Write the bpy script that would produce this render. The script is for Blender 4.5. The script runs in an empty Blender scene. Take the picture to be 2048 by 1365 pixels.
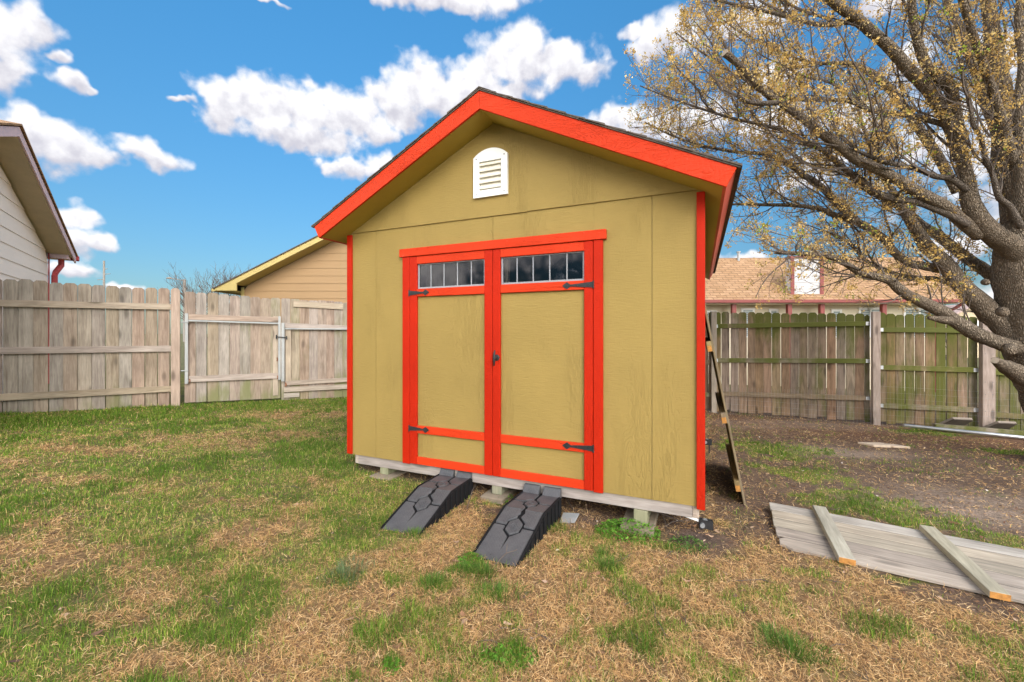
import bpy, bmesh, math, random
import numpy as np
from mathutils import Vector, Matrix
R = math.radians
rng = random.Random(7)
nrs = np.random.RandomState(11)
# ------------------------------------------------------------------ camera constants (used to survey the place from the photo)
F, HY, ZC = 845.694, 667.12, 1.33          # focal length and horizon in photo pixels, eye height
sc = bpy.context.scene
C = sc.collection
world = bpy.data.worlds.new("World"); sc.world = world; world.use_nodes = True

def gz0(x, y): return -0.02 - 0.034*max(-14, min(14, x))
def at(px, py, Y): return Vector(((px-1024)/F*Y, Y, ZC-(py-HY)/F*Y))
def ground(px, py):
    u = (px-1024)/F; v = (py-HY)/F
    Y = (ZC+0.02)/(v-0.034*u)
    return Vector((u*Y, Y, gz0(u*Y, Y)))

# ------------------------------------------------------------------ helpers
class MB:
    def __init__(s): s.v = []; s.f = []; s.r = []
    def add(s, pts, faces, r=None):
        n = len(s.v); r = r or (rng.random(), rng.random(), rng.random())
        s.v += [tuple(p) for p in pts]; s.r += [r]*len(pts)
        s.f += [tuple(i+n for i in f) for f in faces]
    def box(s, x0, x1, y0, y1, z0, z1, r=None, M=None):
        p = [Vector((x, y, z)) for z in (z0, z1) for y in (y0, y1) for x in (x0, x1)]
        if M: p = [M @ q for q in p]
        s.add(p, [(0,2,3,1),(4,5,7,6),(0,1,5,4),(2,6,7,3),(0,4,6,2),(1,3,7,5)], r)
    def prism(s, poly, d, r=None, M=None):           # poly: list of 3D points (planar), d: extrusion vector
        a = [Vector(p) for p in poly]; d = Vector(d); b = [p+d for p in a]; n = len(a)
        nrm = Vector((0,0,0))
        for i in range(n): nrm += (a[i]-a[0]).cross(a[(i+1) % n]-a[0])
        if nrm.dot(d) > 0: a, b = list(reversed(a)), list(reversed(b))
        pts = a+b
        if M: pts = [M @ q for q in pts]
        fs = [tuple(range(n)), tuple(range(2*n-1, n-1, -1))]
        fs += [((i+1) % n, i, i+n, (i+1) % n+n) for i in range(n)]
        s.add(pts, fs, r)
    def tube(s, pts, rad, n=8, r=None, cap=True):
        pts = [Vector(p) for p in pts]
        if not hasattr(rad, '__len__'): rad = [rad]*len(pts)
        ref = Vector((0.13, 0.37, 0.92)); out = []
        for i, p in enumerate(pts):
            t = (pts[min(i+1, len(pts)-1)]-pts[max(i-1, 0)])
            t = t.normalized() if t.length > 1e-9 else Vector((0,0,1))
            a = t.cross(ref)
            if a.length < 0.15: a = t.cross(Vector((1,0,0)))
            a.normalize(); b = t.cross(a)
            for k in range(n):
                th = 2*math.pi*k/n
                out.append(p+(a*math.cos(th)+b*math.sin(th))*rad[i])
        fs = []
        for i in range(len(pts)-1):
            for k in range(n):
                k2 = (k+1) % n
                fs.append((i*n+k, i*n+k2, (i+1)*n+k2, (i+1)*n+k))
        if cap:
            fs.append(tuple(range(n-1, -1, -1))); fs.append(tuple((len(pts)-1)*n+k for k in range(n)))
        s.add(out, fs, r)
    def build(s, name, mat, parent=None, bevel=0, smooth=False, seg=1):
        me = bpy.data.meshes.new(name); me.from_pydata(s.v, [], s.f); me.update()
        at_ = me.attributes.new('rnd', 'FLOAT_COLOR', 'POINT')
        at_.data.foreach_set('color', np.array([(a, b, c, 1) for a, b, c in s.r], np.float32).ravel())
        me.materials.append(mat)
        if smooth: me.polygons.foreach_set('use_smooth', [True]*len(me.polygons))
        o = bpy.data.objects.new(name, me); C.objects.link(o)
        if parent: o.parent = parent
        if bevel:
            m = o.modifiers.new('bevel', 'BEVEL'); m.width = bevel; m.segments = seg; m.limit_method = 'ANGLE'; m.angle_limit = R(40)
        return o

def thing(name, label, cat, loc=(0,0,0), rz=0, group=None):
    o = bpy.data.objects.new(name, None); C.objects.link(o); o.empty_display_size = .1
    o.location = loc; o.rotation_euler = (0, 0, rz); return tag(o, label, cat, group)
def tag(o, label=None, cat=None, group=None, kind=None):
    for k, v in (('label', label), ('category', cat), ('group', group), ('kind', kind)):
        if v: o[k] = v
    return o

# ------------------------------------------------------------------ materials
class NT:
    def __init__(s, mat):
        mat.use_nodes = True; s.t = mat.node_tree; s.t.nodes.clear()
    def n(s, typ, ins=None, **props):
        nd = s.t.nodes.new(typ)
        for k, v in props.items(): setattr(nd, k, v)
        for k, v in (ins or {}).items():
            sk = nd.inputs[k]
            if hasattr(v, 'is_linked') or isinstance(v, bpy.types.NodeSocket): s.t.links.new(v, sk)
            else: sk.default_value = v
        return nd
    def m(s, op, a, b=0.0, c=0.0, clamp=False):
        return s.n('ShaderNodeMath', {0: a, 1: b, 2: c}, operation=op, use_clamp=clamp).outputs[0]
    def vm(s, op, a, b=(0,0,0)):
        nd = s.n('ShaderNodeVectorMath', {0: a, 1: b}, operation=op)
        return nd.outputs['Value'] if op in ('DOT_PRODUCT', 'LENGTH') else nd.outputs[0]
    def mix(s, fac, a, b, blend='MIX'):
        nd = s.n('ShaderNodeMix', data_type='RGBA', blend_type=blend)
        for i, v in ((0, fac), (6, a), (7, b)):
            sk = nd.inputs[i]
            if isinstance(v, bpy.types.NodeSocket): s.t.links.new(v, sk)
            else: sk.default_value = v if i == 0 else (tuple(v)+(1,))[:4]
        return nd.outputs[2]
    def noise(s, vec, scale, detail=4, rough=.55, dist=0):
        return s.n('ShaderNodeTexNoise', {'Vector': vec, 'Scale': scale, 'Detail': detail, 'Roughness': rough, 'Distortion': dist}).outputs['Fac']
    def scale(s, vec, sx, sy, sz): return s.vm('MULTIPLY', vec, (sx, sy, sz))
    def remap(s, v, a, b, c=0.0, d=1.0, smooth=False):
        nd = s.n('ShaderNodeMapRange', {0: v, 1: a, 2: b, 3: c, 4: d}, interpolation_type='SMOOTHSTEP' if smooth else 'LINEAR')
        return nd.outputs[0]
    def out(s, shader): s.n('ShaderNodeOutputMaterial', {'Surface': shader})
    def pbr(s, col, rough=.8, bump=None, strength=.3, dist=.01, metal=0, spec=.35, **kw):
        ins = {'Base Color': col if isinstance(col, bpy.types.NodeSocket) else (tuple(col)+(1,))[:4], 'Roughness': rough, 'Metallic': metal, 'Specular IOR Level': spec}
        ins.update(kw)
        if bump is not None:
            ins['Normal'] = s.n('ShaderNodeBump', {'Height': bump, 'Strength': strength, 'Distance': dist}).outputs[0]
        b = s.n('ShaderNodeBsdfPrincipled', ins); s.out(b.outputs[0]); return b
    def obj(s): return s.n('ShaderNodeTexCoord').outputs['Object']
    def rnd(s):
        a = s.n('ShaderNodeAttribute', attribute_name='rnd')
        sp = s.n('ShaderNodeSeparateColor', {0: a.outputs['Color']})
        return a.outputs['Vector'], sp.outputs[0], sp.outputs[1], sp.outputs[2]
def newmat(name):
    m = bpy.data.materials.new(name); return m, NT(m)

def wood(name, dark, light, axis, moss=None, knots=.5, var=.35, moss_top=0.0, rough=.85, mossz=(1.3, 1.75)):
    m, t = newmat(name); o = t.obj(); rv, r1, r2, r3 = t.rnd()
    o2 = t.vm('ADD', o, t.vm('SCALE', rv)); 
    sv = t.n('ShaderNodeVectorMath', {0: rv, 'Scale': 9.0}, operation='SCALE').outputs[0]
    o2 = t.vm('ADD', o, sv)
    k = {'x': (1.1, 13, 13), 'y': (13, 1.1, 13), 'z': (13, 13, 1.1)}[axis]
    kf = tuple(4.5*a for a in k)
    ks = {'x': (3, 9, 9), 'y': (9, 3, 9), 'z': (9, 9, 3)}[axis]
    g1 = t.noise(t.scale(o2, *k), 1.0, 4, .6, 1.2)
    g2 = t.noise(t.scale(o2, *kf), 1.3, 3, .6)
    g = t.m('ADD', t.m('MULTIPLY', g1, .65), t.m('MULTIPLY', g2, .45))
    vor = t.n('ShaderNodeTexVoronoi', {'Vector': t.scale(o2, *ks), 'Scale': .55, 'Randomness': 1.0}).outputs['Distance']
    kn = t.remap(vor, .06, .20, 1, 0, True)
    fac = t.remap(g, .34, .74)
    col = t.mix(fac, dark, light)
    col = t.mix(t.m('MULTIPLY', kn, knots), col, tuple(.35*a for a in dark))
    blot = t.noise(o2, 2.2, 3)
    val = t.m('ADD', t.m('MULTIPLY', r1, var), t.remap(blot, .3, .7, .82-var*.5, 1.15-var*.5))
    hs = t.n('ShaderNodeHueSaturation', {'Hue': t.remap(r2, 0, 1, .485, .512), 'Saturation': t.remap(r3, 0, 1, .75, 1.25), 'Value': val, 'Color': col}).outputs[0]
    col = hs
    if moss:
        sp = t.n('ShaderNodeSeparateXYZ', {0: o})
        mn = t.noise(t.scale(o, 3.5, 3.5, 1.2), 1.0, 5, .62)
        mz = t.remap(sp.outputs[2], mossz[0], mossz[1], 0, moss_top)
        mx = t.remap(sp.outputs[0], -2.2, 1.9, -.12, .13)
        mf = t.m('ADD', t.m('ADD', mn, mz), t.m('ADD', mx, t.m('MULTIPLY', t.m('SUBTRACT', r2, .5), .16)))
        col = t.mix(t.remap(mf, .42, .70, 0, .9, True), col, moss)
    b = t.m('ADD', g, t.m('MULTIPLY', kn, -.3))
    t.pbr(col, rough, b, .5, .006)
    return m

def flat(name, col, rough=.6, var=.12, nscale=6, bump=.15, metal=0, spec=.4, bscale=60):
    m, t = newmat(name); o = t.obj(); n = t.noise(o, nscale, 5, .6); n2 = t.noise(o, bscale, 3)
    k = t.m('ADD', t.remap(n, .3, .7, 1-var, 1+var), t.remap(n2, .3, .7, -var*.4, var*.4))
    c = t.n('ShaderNodeHueSaturation', {'Value': k, 'Color': tuple(col)+(1,)}).outputs[0]
    t.pbr(c, t.remap(n, .3, .7, rough-.08, rough+.08), n2, bump, .004, metal, spec)
    return m

def painted(name, col, axis, rough=.5, streak=.35, weather=0.0, var=.07):
    # paint over embossed wood-grain siding: long wandering cracks, short cross ripples
    m, t = newmat(name); o = t.obj(); rv, r1, r2, r3 = t.rnd()
    o2 = t.vm('ADD', o, t.n('ShaderNodeVectorMath', {0: rv, 'Scale': 5.0}, operation='SCALE').outputs[0])
    perm = {'z': (1, 1, 1), 'x': None, 'y': None}
    if axis == 'x':
        s_ = t.n('ShaderNodeSeparateXYZ', {0: o2}); o2 = t.n('ShaderNodeCombineXYZ', {0: s_.outputs[2], 1: s_.outputs[1], 2: s_.outputs[0]}).outputs[0]
    if axis == 'y':
        s_ = t.n('ShaderNodeSeparateXYZ', {0: o2}); o2 = t.n('ShaderNodeCombineXYZ', {0: s_.outputs[2], 1: s_.outputs[0], 2: s_.outputs[1]}).outputs[0]
    w1 = t.noise(t.scale(o2, 7, 7, 1.1), 1.0, 3, .5, .6)
    rings = t.m('ABSOLUTE', t.m('SINE', t.m('MULTIPLY', w1, 85.0)))
    cracks = t.remap(rings, .0, .35, 0, 1, True)
    gate = t.remap(t.noise(t.scale(o2, 2.6, 2.6, .7), 1.0, 3), .46, .62, 0, 1, True)
    rip = t.noise(t.scale(o2, 16, 16, 95), 1.0, 3, .6)
    fine = t.noise(t.scale(o2, 180, 180, 24), 1.0, 2)
    h = t.m('ADD', t.m('MULTIPLY', t.m('MULTIPLY', cracks, gate), .36), t.m('ADD', t.m('MULTIPLY', rip, .5), t.m('MULTIPLY', fine, .3)))
    n = t.noise(o, 1.7, 4)
    val = t.m('ADD', t.remap(n, .3, .7, 1-var, 1+var), t.m('MULTIPLY', t.m('SUBTRACT', rip, .5), .10))
    c = t.n('ShaderNodeHueSaturation', {'Value': val, 'Color': tuple(col)+(1,)}).outputs[0]
    if weather:
        sp = t.noise(t.scale(o, 40, 40, 26), 1.0, 4, .7)
        c = t.mix(t.remap(sp, .66, .74, 0, weather, True), c, (.62, .56, .5))
    t.pbr(c, rough, h, streak, .0065, 0, .15)
    return m

M_sid = painted('olive_siding_paint', (.29, .200, .060), 'z', .6, .9, 0)
M_sof = painted('olive_soffit_paint', (.40, .29, .055), 'y', .6, .12, 0)
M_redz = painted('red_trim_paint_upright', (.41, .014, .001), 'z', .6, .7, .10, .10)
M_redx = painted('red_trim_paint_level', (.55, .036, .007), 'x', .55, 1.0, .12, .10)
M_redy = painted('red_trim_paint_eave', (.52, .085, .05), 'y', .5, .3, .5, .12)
M_white = flat('white_vinyl', (.78, .77, .74), .45, .05)
M_whitef = flat('white_window_frame', (.27, .27, .28), .4, .06)
M_cream = flat('cream_louvre', (.70, .65, .54), .5, .05)
M_black = flat('black_iron', (.022, .021, .022), .5, .3, 20, .3)
M_screw = flat('screw_head', (.16, .15, .15), .4, .2)
M_skid = wood('pale_weathered_lumber', (.21, .165, .13), (.44, .365, .31), 'x', var=.1, knots=.6)
M_skidy = wood('pale_weathered_lumber_side', (.28, .21, .15), (.50, .40, .31), 'y', var=.1, knots=.4)
M_treat = wood('greenish_treated_post', (.17, .165, .095), (.30, .29, .18), 'z', var=.1, knots=.3)
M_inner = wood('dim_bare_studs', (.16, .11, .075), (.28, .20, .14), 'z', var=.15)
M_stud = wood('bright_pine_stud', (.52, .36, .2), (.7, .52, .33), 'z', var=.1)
M_fenL = wood('grey_weathered_pickets', (.165, .124, .092), (.385, .318, .248), 'z', moss=(.17, .17, .07), moss_top=-.22, var=.12, knots=.6, mossz=(.25, .6))
M_fenLx = wood('grey_weathered_rails', (.22, .17, .125), (.45, .37, .295), 'x', var=.14, knots=.7)
M_fenLp = wood('grey_weathered_post', (.24, .185, .14), (.45, .365, .285), 'z', var=.12, knots=.7)
M_fenR = wood('mossy_brown_pickets', (.105, .072, .045), (.325, .228, .145), 'z', moss=(.078, .088, .008), moss_top=.26, var=.35, knots=.7, mossz=(1.15, 1.65))
M_fenRx = wood('mossy_brown_rails', (.13, .10, .062), (.30, .238, .158), 'x', moss=(.088, .10, .010), moss_top=.24, var=.15, mossz=(.5, 1.2))
M_fenRp = wood('grey_brown_post', (.25, .20, .16), (.50, .42, .35), 'z', var=.2, knots=.7)
M_pan = wood('silvery_panel_boards', (.17, .145, .12), (.47, .405, .335), 'x', var=.28, knots=.55)
M_pany = wood('silvery_panel_battens', (.20, .18, .13), (.43, .39, .30), 'y', var=.12, knots=.3)
M_orange = flat('orange_end_grain', (.42, .19, .045), .8, .25, 30)
M_lean = wood('tan_leaning_boards', (.15, .11, .06), (.29, .215, .125), 'z', var=.2)
M_galv = flat('galvanised_steel', (.50, .51, .52), .42, .12, 8, .05, .75)
M_galvp = flat('dull_grey_steel_frame', (.34, .345, .335), .5, .1, 8, .05, .2)
M_conc = flat('concrete', (.235, .185, .13), .9, .15, 12, .5)
M_stone = flat('tan_flagstone', (.48, .37, .27), .9, .12, 14, .4)
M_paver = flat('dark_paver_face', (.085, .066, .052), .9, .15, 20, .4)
M_paverl = flat('brown_paver_edge', (.25, .205, .165), .9, .15, 20, .4)
M_rust = flat('rusty_metal', (.22, .09, .04), .8, .3, 30, .3)
M_sdark = flat('dark_object_inside', (.012, .008, .009), .25, .2, 3, .0, 0, .6)
M_rubber = flat('black_ramp_body', (.010, .010, .011), .75, .2, 18, .2, 0, .15)

def shingle_mat(name, a, b, cs, ch, scale):
    m, t = newmat(name); o = t.obj()
    br = t.n('ShaderNodeTexBrick', {'Vector': t.scale(t.n('ShaderNodeTexCoord').outputs['UV'], 1, 1, 1), 'Color1': a+(1,), 'Color2': b+(1,), 'Mortar': tuple(.62*x for x in a)+(1,), 'Scale': 1.0, 'Mortar Size': .012, 'Bias': 0.0, 'Brick Width': cs, 'Row Height': ch})
    n = t.noise(o, 9, 5, .7)
    c = t.n('ShaderNodeHueSaturation', {'Value': t.remap(n, .25, .75, .75, 1.25), 'Color': br.outputs['Color']}).outputs[0]
    t.pbr(c, .95, t.m('ADD', br.outputs['Fac'], t.m('MULTIPLY', n, -.4)), .6, -.01, 0, .2)
    return m
M_shin = flat('dark_brown_shingles', (.10, .078, .062), .95, .3, 30, .5)
M_hshin = shingle_mat('salmon_shingles', (.32, .185, .095), (.41, .25, .14), .30, .14, 1)

def ramp_mat():
    m, t = newmat('grey_tread_plastic'); o = t.obj()
    s_ = t.n('ShaderNodeSeparateXYZ', {0: o})
    u = t.m('ADD', s_.outputs[0], s_.outputs[1]); v = t.m('SUBTRACT', s_.outputs[0], s_.outputs[1])
    fu = t.m('PINGPONG', u, .011); fv = t.m('PINGPONG', v, .011)
    ck = t.n('ShaderNodeTexChecker', {'Vector': t.n('ShaderNodeCombineXYZ', {0: u, 1: v, 2: .1}).outputs[0], 'Scale': 45.0}).outputs['Fac']
    h = t.m('ADD', t.m('MULTIPLY', ck, t.m('GREATER_THAN', fu, .0055)), t.m('MULTIPLY', t.m('SUBTRACT', 1, ck), t.m('GREATER_THAN', fv, .0055)))
    n = t.noise(o, 9, 6, .7)
    c = t.mix(t.remap(n, .35, .7), (.048, .049, .052), (.098, .095, .097))
    c = t.mix(t.m('MULTIPLY', h, .35), c, (.085, .085, .09))
    t.pbr(c, .55, h, .6, .004, 0, .4); return m
M_ramp = ramp_mat()

def glass_mat():
    m, t = newmat('dim_window_glass')
    tr = t.n('ShaderNodeBsdfTransparent', {'Color': (.62, .62, .64, 1)})
    gl = t.n('ShaderNodeBsdfGlossy', {'Color': (1, 1, 1, 1), 'Roughness': .02})
    fr = t.n('ShaderNodeFresnel', {'IOR': 1.38})
    mx = t.n('ShaderNodeMixShader', {0: fr.outputs[0], 1: tr.outputs[0], 2: gl.outputs[0]}); t.out(mx.outputs[0]); return m
M_glass = glass_mat()
def hglass(name, a, b):
    m, t = newmat(name); o = t.obj(); s_ = t.n('ShaderNodeSeparateXYZ', {0: o})
    st = t.m('PINGPONG', s_.outputs[2], .03); c = t.mix(t.remap(st, .01, .02), a, b)
    t.pbr(c, .15, None, spec=.5); return m
M_blind = hglass('window_with_blind', (.22, .27, .28), (.42, .46, .45))

def lap_siding(name, col, weather, rowh):
    m, t = newmat(name); o = t.obj()
    n = t.noise(t.scale(o, 1.2, 1.2, 5), 1.0, 5, .65); n2 = t.noise(o, 30, 4, .7)
    c = t.n('ShaderNodeHueSaturation', {'Value': t.remap(n, .3, .7, .93, 1.05), 'Color': tuple(col)+(1,)}).outputs[0]
    if weather: c = t.mix(t.remap(t.m('ADD', n, t.m('MULTIPLY', n2, .4)), .62, .85, 0, weather), c, tuple(.7*x for x in col))
    t.pbr(c, .7, n2, .15, .004); return m
M_pink = lap_siding('pale_pinkish_siding', (.88, .775, .68), .35, .24)
M_tan = lap_siding('tan_siding', (.34, .215, .105), .15, .2)
M_creamw = lap_siding('cream_house_siding', (.66, .58, .43), .2, .2)
M_pinktrim = flat('pink_painted_trim', (.66, .47, .47), .6, .08)
M_redfade = flat('faded_red_gutter', (.42, .06, .06), .5, .2, 10)
M_taupe = flat('taupe_soffit', (.52, .42, .28), .8, .08)
M_yellow = flat('mustard_fascia', (.47, .36, .13), .6, .06)
M_hgut = flat('dark_red_gutter', (.22, .05, .04), .5, .1)
M_chim = lap_siding('white_chimney_siding', (.52, .50, .485), .2, .2)
M_dist = flat('distant_wall_tan', (.58, .46, .30), .8, .05)
M_droof = flat('distant_roof_pink', (.46, .33, .29), .9, .1)
M_polew = flat('grey_pole_wood', (.26, .23, .20), .9, .15)

def bark_mat(name, a, b, sc_=1.0):
    m, t = newmat(name); o = t.obj()
    v = t.n('ShaderNodeTexVoronoi', {'Vector': t.vm('ADD', t.scale(o, 58*sc_, 58*sc_, 17*sc_), t.n('ShaderNodeVectorMath', {0: t.n('ShaderNodeTexNoise', {'Vector': o, 'Scale': 7.0}).outputs['Color'], 'Scale': 3.0}, operation='SCALE').outputs[0]), 'Scale': 1.0}, feature='DISTANCE_TO_EDGE').outputs['Distance']
    n = t.noise(o, 24, 5, .7); n2 = t.noise(o, 3.0, 4)
    c = t.mix(t.remap(v, .0, .28), tuple(.5*x for x in a), b)
    c = t.mix(t.remap(n2, .4, .68), c, a)
    c = t.mix(t.remap(n, .56, .70, 0, .5), c, tuple(min(1, 1.7*x) for x in b))
    t.pbr(c, .95, t.m('ADD', t.remap(v, 0, .3), t.m('MULTIPLY', n, .5)), .9, .02, 0, .15); return m
M_bark = bark_mat('furrowed_grey_bark', (.20, .15, .105), (.36, .285, .21))
M_bark2 = bark_mat('smooth_grey_branch_bark', (.19, .15, .118), (.31, .25, .20), 1.6)
M_twig = flat('twig_bark', (.115, .088, .07), .9, .25, 10)
M_cut = flat('sawn_wood_end', (.36, .29, .22), .9, .15, 25)
def attr_mat(name, transl=.3, rough=.7, spec=.25):
    m, t = newmat(name); a = t.n('ShaderNodeAttribute', attribute_name='col').outputs['Color']
    d = t.n('ShaderNodeBsdfPrincipled', {'Base Color': a, 'Roughness': rough, 'Specular IOR Level': spec})
    tr = t.n('ShaderNodeBsdfTranslucent', {'Color': a})
    t.out(t.n('ShaderNodeMixShader', {0: transl, 1: d.outputs[0], 2: tr.outputs[0]}).outputs[0]); return m
M_leaf = attr_mat('young_leaf', .35)
M_blade = attr_mat('grass_blade', .35)
M_straw = attr_mat('dry_straw', .2, .85, .15)
M_litter = attr_mat('leaf_litter_mat', .1, .85)

# ------------------------------------------------------------------ THE SHED
TH = R(-23.9392); X0, Y0 = -1.5585, 4.0441
W = 3.092; MID = 1.546; SL = .4955; L = 4.32
shed = thing('garden_shed', 'olive yellow garden shed with bright red trim and double doors', 'shed', (X0, Y0, 0), TH)
def shp(px, py, b=0):
    c, s = math.cos(TH), math.sin(TH); u = (px-1024)/F; xo = X0-b*s; yo = Y0+b*c
    a = (u*yo-xo)/(c-u*s); Y = yo+a*s; return a, ZC-(py-HY)/F*Y
def shw(a, b, z): return Vector((X0+a*math.cos(TH)-b*math.sin(TH), Y0+a*math.sin(TH)+b*math.cos(TH), z))
roofz = lambda a: 3.026-SL*abs(a-MID)

b = MB()
G_ = .0016
for x0, x1, z0, z1 in ((.0, .329-G_, .180, 2.29), (.329+G_, .7255, .180, 2.29), (.7265, 1.537-G_, 2.008, 2.29), (1.537+G_, 2.3595, 2.008, 2.29), (2.3605, 2.764-G_, .180, 2.29), (2.764+G_, 3.088, .180, 2.29)):
    b.box(x0, x1, 0, .012, z0, z1)
b.build('front_siding', M_sid, shed)
b = MB()
for x0, x1, z0, z1 in ((.014, .7255, .182, 2.289), (.7265, 2.3595, 2.01, 2.289), (2.3605, 3.074, .182, 2.289)):
    b.box(x0, x1, .013, .075, z0, z1)
b.box(.01, .014, .08, L-.08, .2, 2.25); b.box(3.074, 3.078, .08, L-.08, .2, 2.25); b.box(.02, 3.07, L-.075, L-.07, .2, 2.28)
for i in range(1, 10):
    y = i*.41; b.box(.015, .1, y, y+.04, .21, 2.24); b.box(2.99, 3.073, y, y+.04, .21, 2.24)
for i in range(7): b.box(.2+i*.41, .24+i*.41, L-.16, L-.077, .21, 2.27)
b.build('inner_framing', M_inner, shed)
b = MB()
b.box(-.001, .0095, .0135, L, .180, 2.262); b.box(3.0785, 3.089, .0135, L, .180, 2.262)
b.prism([(.012, L-.068, .18), (3.077, L-.068, .18), (3.077, L-.068, 2.26), (MID, L-.068, 3.01), (.012, L-.068, 2.26)], (0, .05, 0))
b.build('side_and_back_walls', M_sid, shed)
b = MB()
b.prism([(.045, -.011, 2.277), (1.84, -.011, 2.277), (1.84, -.011, roofz(1.84)-.003), (MID, -.011, 3.022), (.045, -.011, roofz(.045)+.0)], (0, .0105, 0))
b.prism([(1.8405, -.011, 2.281), (3.047, -.011, 2.281), (3.047, -.011, roofz(3.047)+.003), (1.8405, -.011, roofz(1.8405)-.003)], (0, .0105, 0))
b.build('gable_panel', M_sid, shed)
b = MB(); b.box(.03, 3.06, .005, L-.02, .1785, .1795); b.box(.1, 3.02, .06, L-.1, .16, .178)
b.build('floor_deck', M_skid, shed)
b = MB(); b.box(.099, 3.021, .016, .054, .092, .1775); b.build('front_floor_beam', M_skid, shed, .003)
for x0, x1 in ((.058, .0985), (3.0215, 3.062)):
    b = MB(); b.box(x0, x1, .02, L-.03, .092, .1775); b.build('side_floor_beam', M_skidy, shed, .003)
for x0, x1, s in ((-.007, .050, -1), (3.046, 3.098, 1)):
    b = MB(); b.box(x0, x1, -.021, -.0005, .186 if s < 0 else .168, 2.262)
    if s > 0: b.box(3.0895, 3.0975, -.0003, .06, .168, 2.258)
    else: b.box(-.0068, -.0015, -.0003, .06, .186, 2.258)
    b.build('corner_trim', M_redz, shed, .003)
# roof
for s in (-1, 1):
    A = lambda d: MID+s*d
    b = MB(); b.prism([(A(.0008), -.228, 3.026), (A(.0008), -.228, 3.162), (A(1.721), -.228, 3.162-SL*1.721), (A(1.664), -.228, 3.026-SL*1.664)], (0, -.020, 0))
    b.build('rake_board', M_redx, shed, .002)
    b = MB(); b.prism([(A(0), -.2275, 3.027), (A(0), -.2275, 3.039), (A(1.66), -.2275, 3.039-SL*1.66), (A(1.66), -.2275, 3.027-SL*1.66)], (0, L+.45, 0))
    b.build('soffit', M_sof, shed)
    b = MB(); b.prism([(A(1.664), -.227, 2.2015), (A(1.720), -.227, 2.309), (A(1.702), -.227, 2.318), (A(1.646), -.227, 2.2105)], (0, L+.45, 0))
    b.build('eave_fascia', M_redy, shed)
    b = MB(); n = 13; Ls = 1.738
    b.prism([(A(.0), -.255, 3.163), (A(.0), -.255, 3.172), (A(Ls), -.255, 3.172-SL*Ls), (A(Ls), -.255, 3.163-SL*Ls)], (0, L+.5, 0))
    for i in range(n):
        d0 = i*Ls/n; d1 = (i+1)*Ls/n; dd = max(0, d0-.03); j = rng.uniform(-.004, .004)
        b.prism([(A(dd), -.262+j, 3.173-SL*dd), (A(dd), -.262+j, 3.177-SL*dd), (A(d1+.01), -.262+j, 3.187-SL*(d1+.01)), (A(d1+.01), -.262+j, 3.174-SL*(d1+.01))], (0, L+.51, 0))
    b.build('shingle_roof', M_shin, shed)
b = MB()
for i in range(24):
    y = -.258+i*.2
    b.prism([(MID-.10, y, 3.138), (MID, y, 3.191), (MID+.10, y, 3.138), (MID, y, 3.183)], (0, .225, .006))
b.build('ridge_cap', M_shin, shed)
# door casing
b = MB(); b.box(.621, 2.454, -.034, -.0005, 2.006, 2.077); b.build('door_header', M_redx, shed, .003)
for x0, x1 in ((.649, .725), (2.361, 2.429)):
    b = MB(); b.box(x0, x1, -.024, -.0005, .1775, 2.0055); b.build('door_jamb', M_redz, shed, .003)
def strap(x0, x1, z, y):            # from the hinge knuckle x0 to the spade tip x1
    d = 1 if x1 > x0 else -1; Ln = abs(x1-x0); P = lambda u, w: (x0+d*u, y, z+w)
    m = MB()
    pts = [P(0, -.021), P(Ln-.062, -.007), P(Ln-.056, -.012), P(Ln-.036, -.026), P(Ln-.012, -.010), P(Ln, 0), P(Ln-.012, .010), P(Ln-.036, .026), P(Ln-.056, .012), P(Ln-.062, .007), P(0, .021)]
    m.prism(pts, (0, -.005, 0))
    for u in (.03, Ln*.5, Ln-.035):
        c = P(u, 0); m.tube([(c[0], y-.004, c[2]), (c[0], y-.009, c[2])], .006, 8)
    m.tube([(x0-d*.004, y-.004, z-.028), (x0-d*.004, y-.004, z+.028)], .006, 8)
    return m
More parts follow.
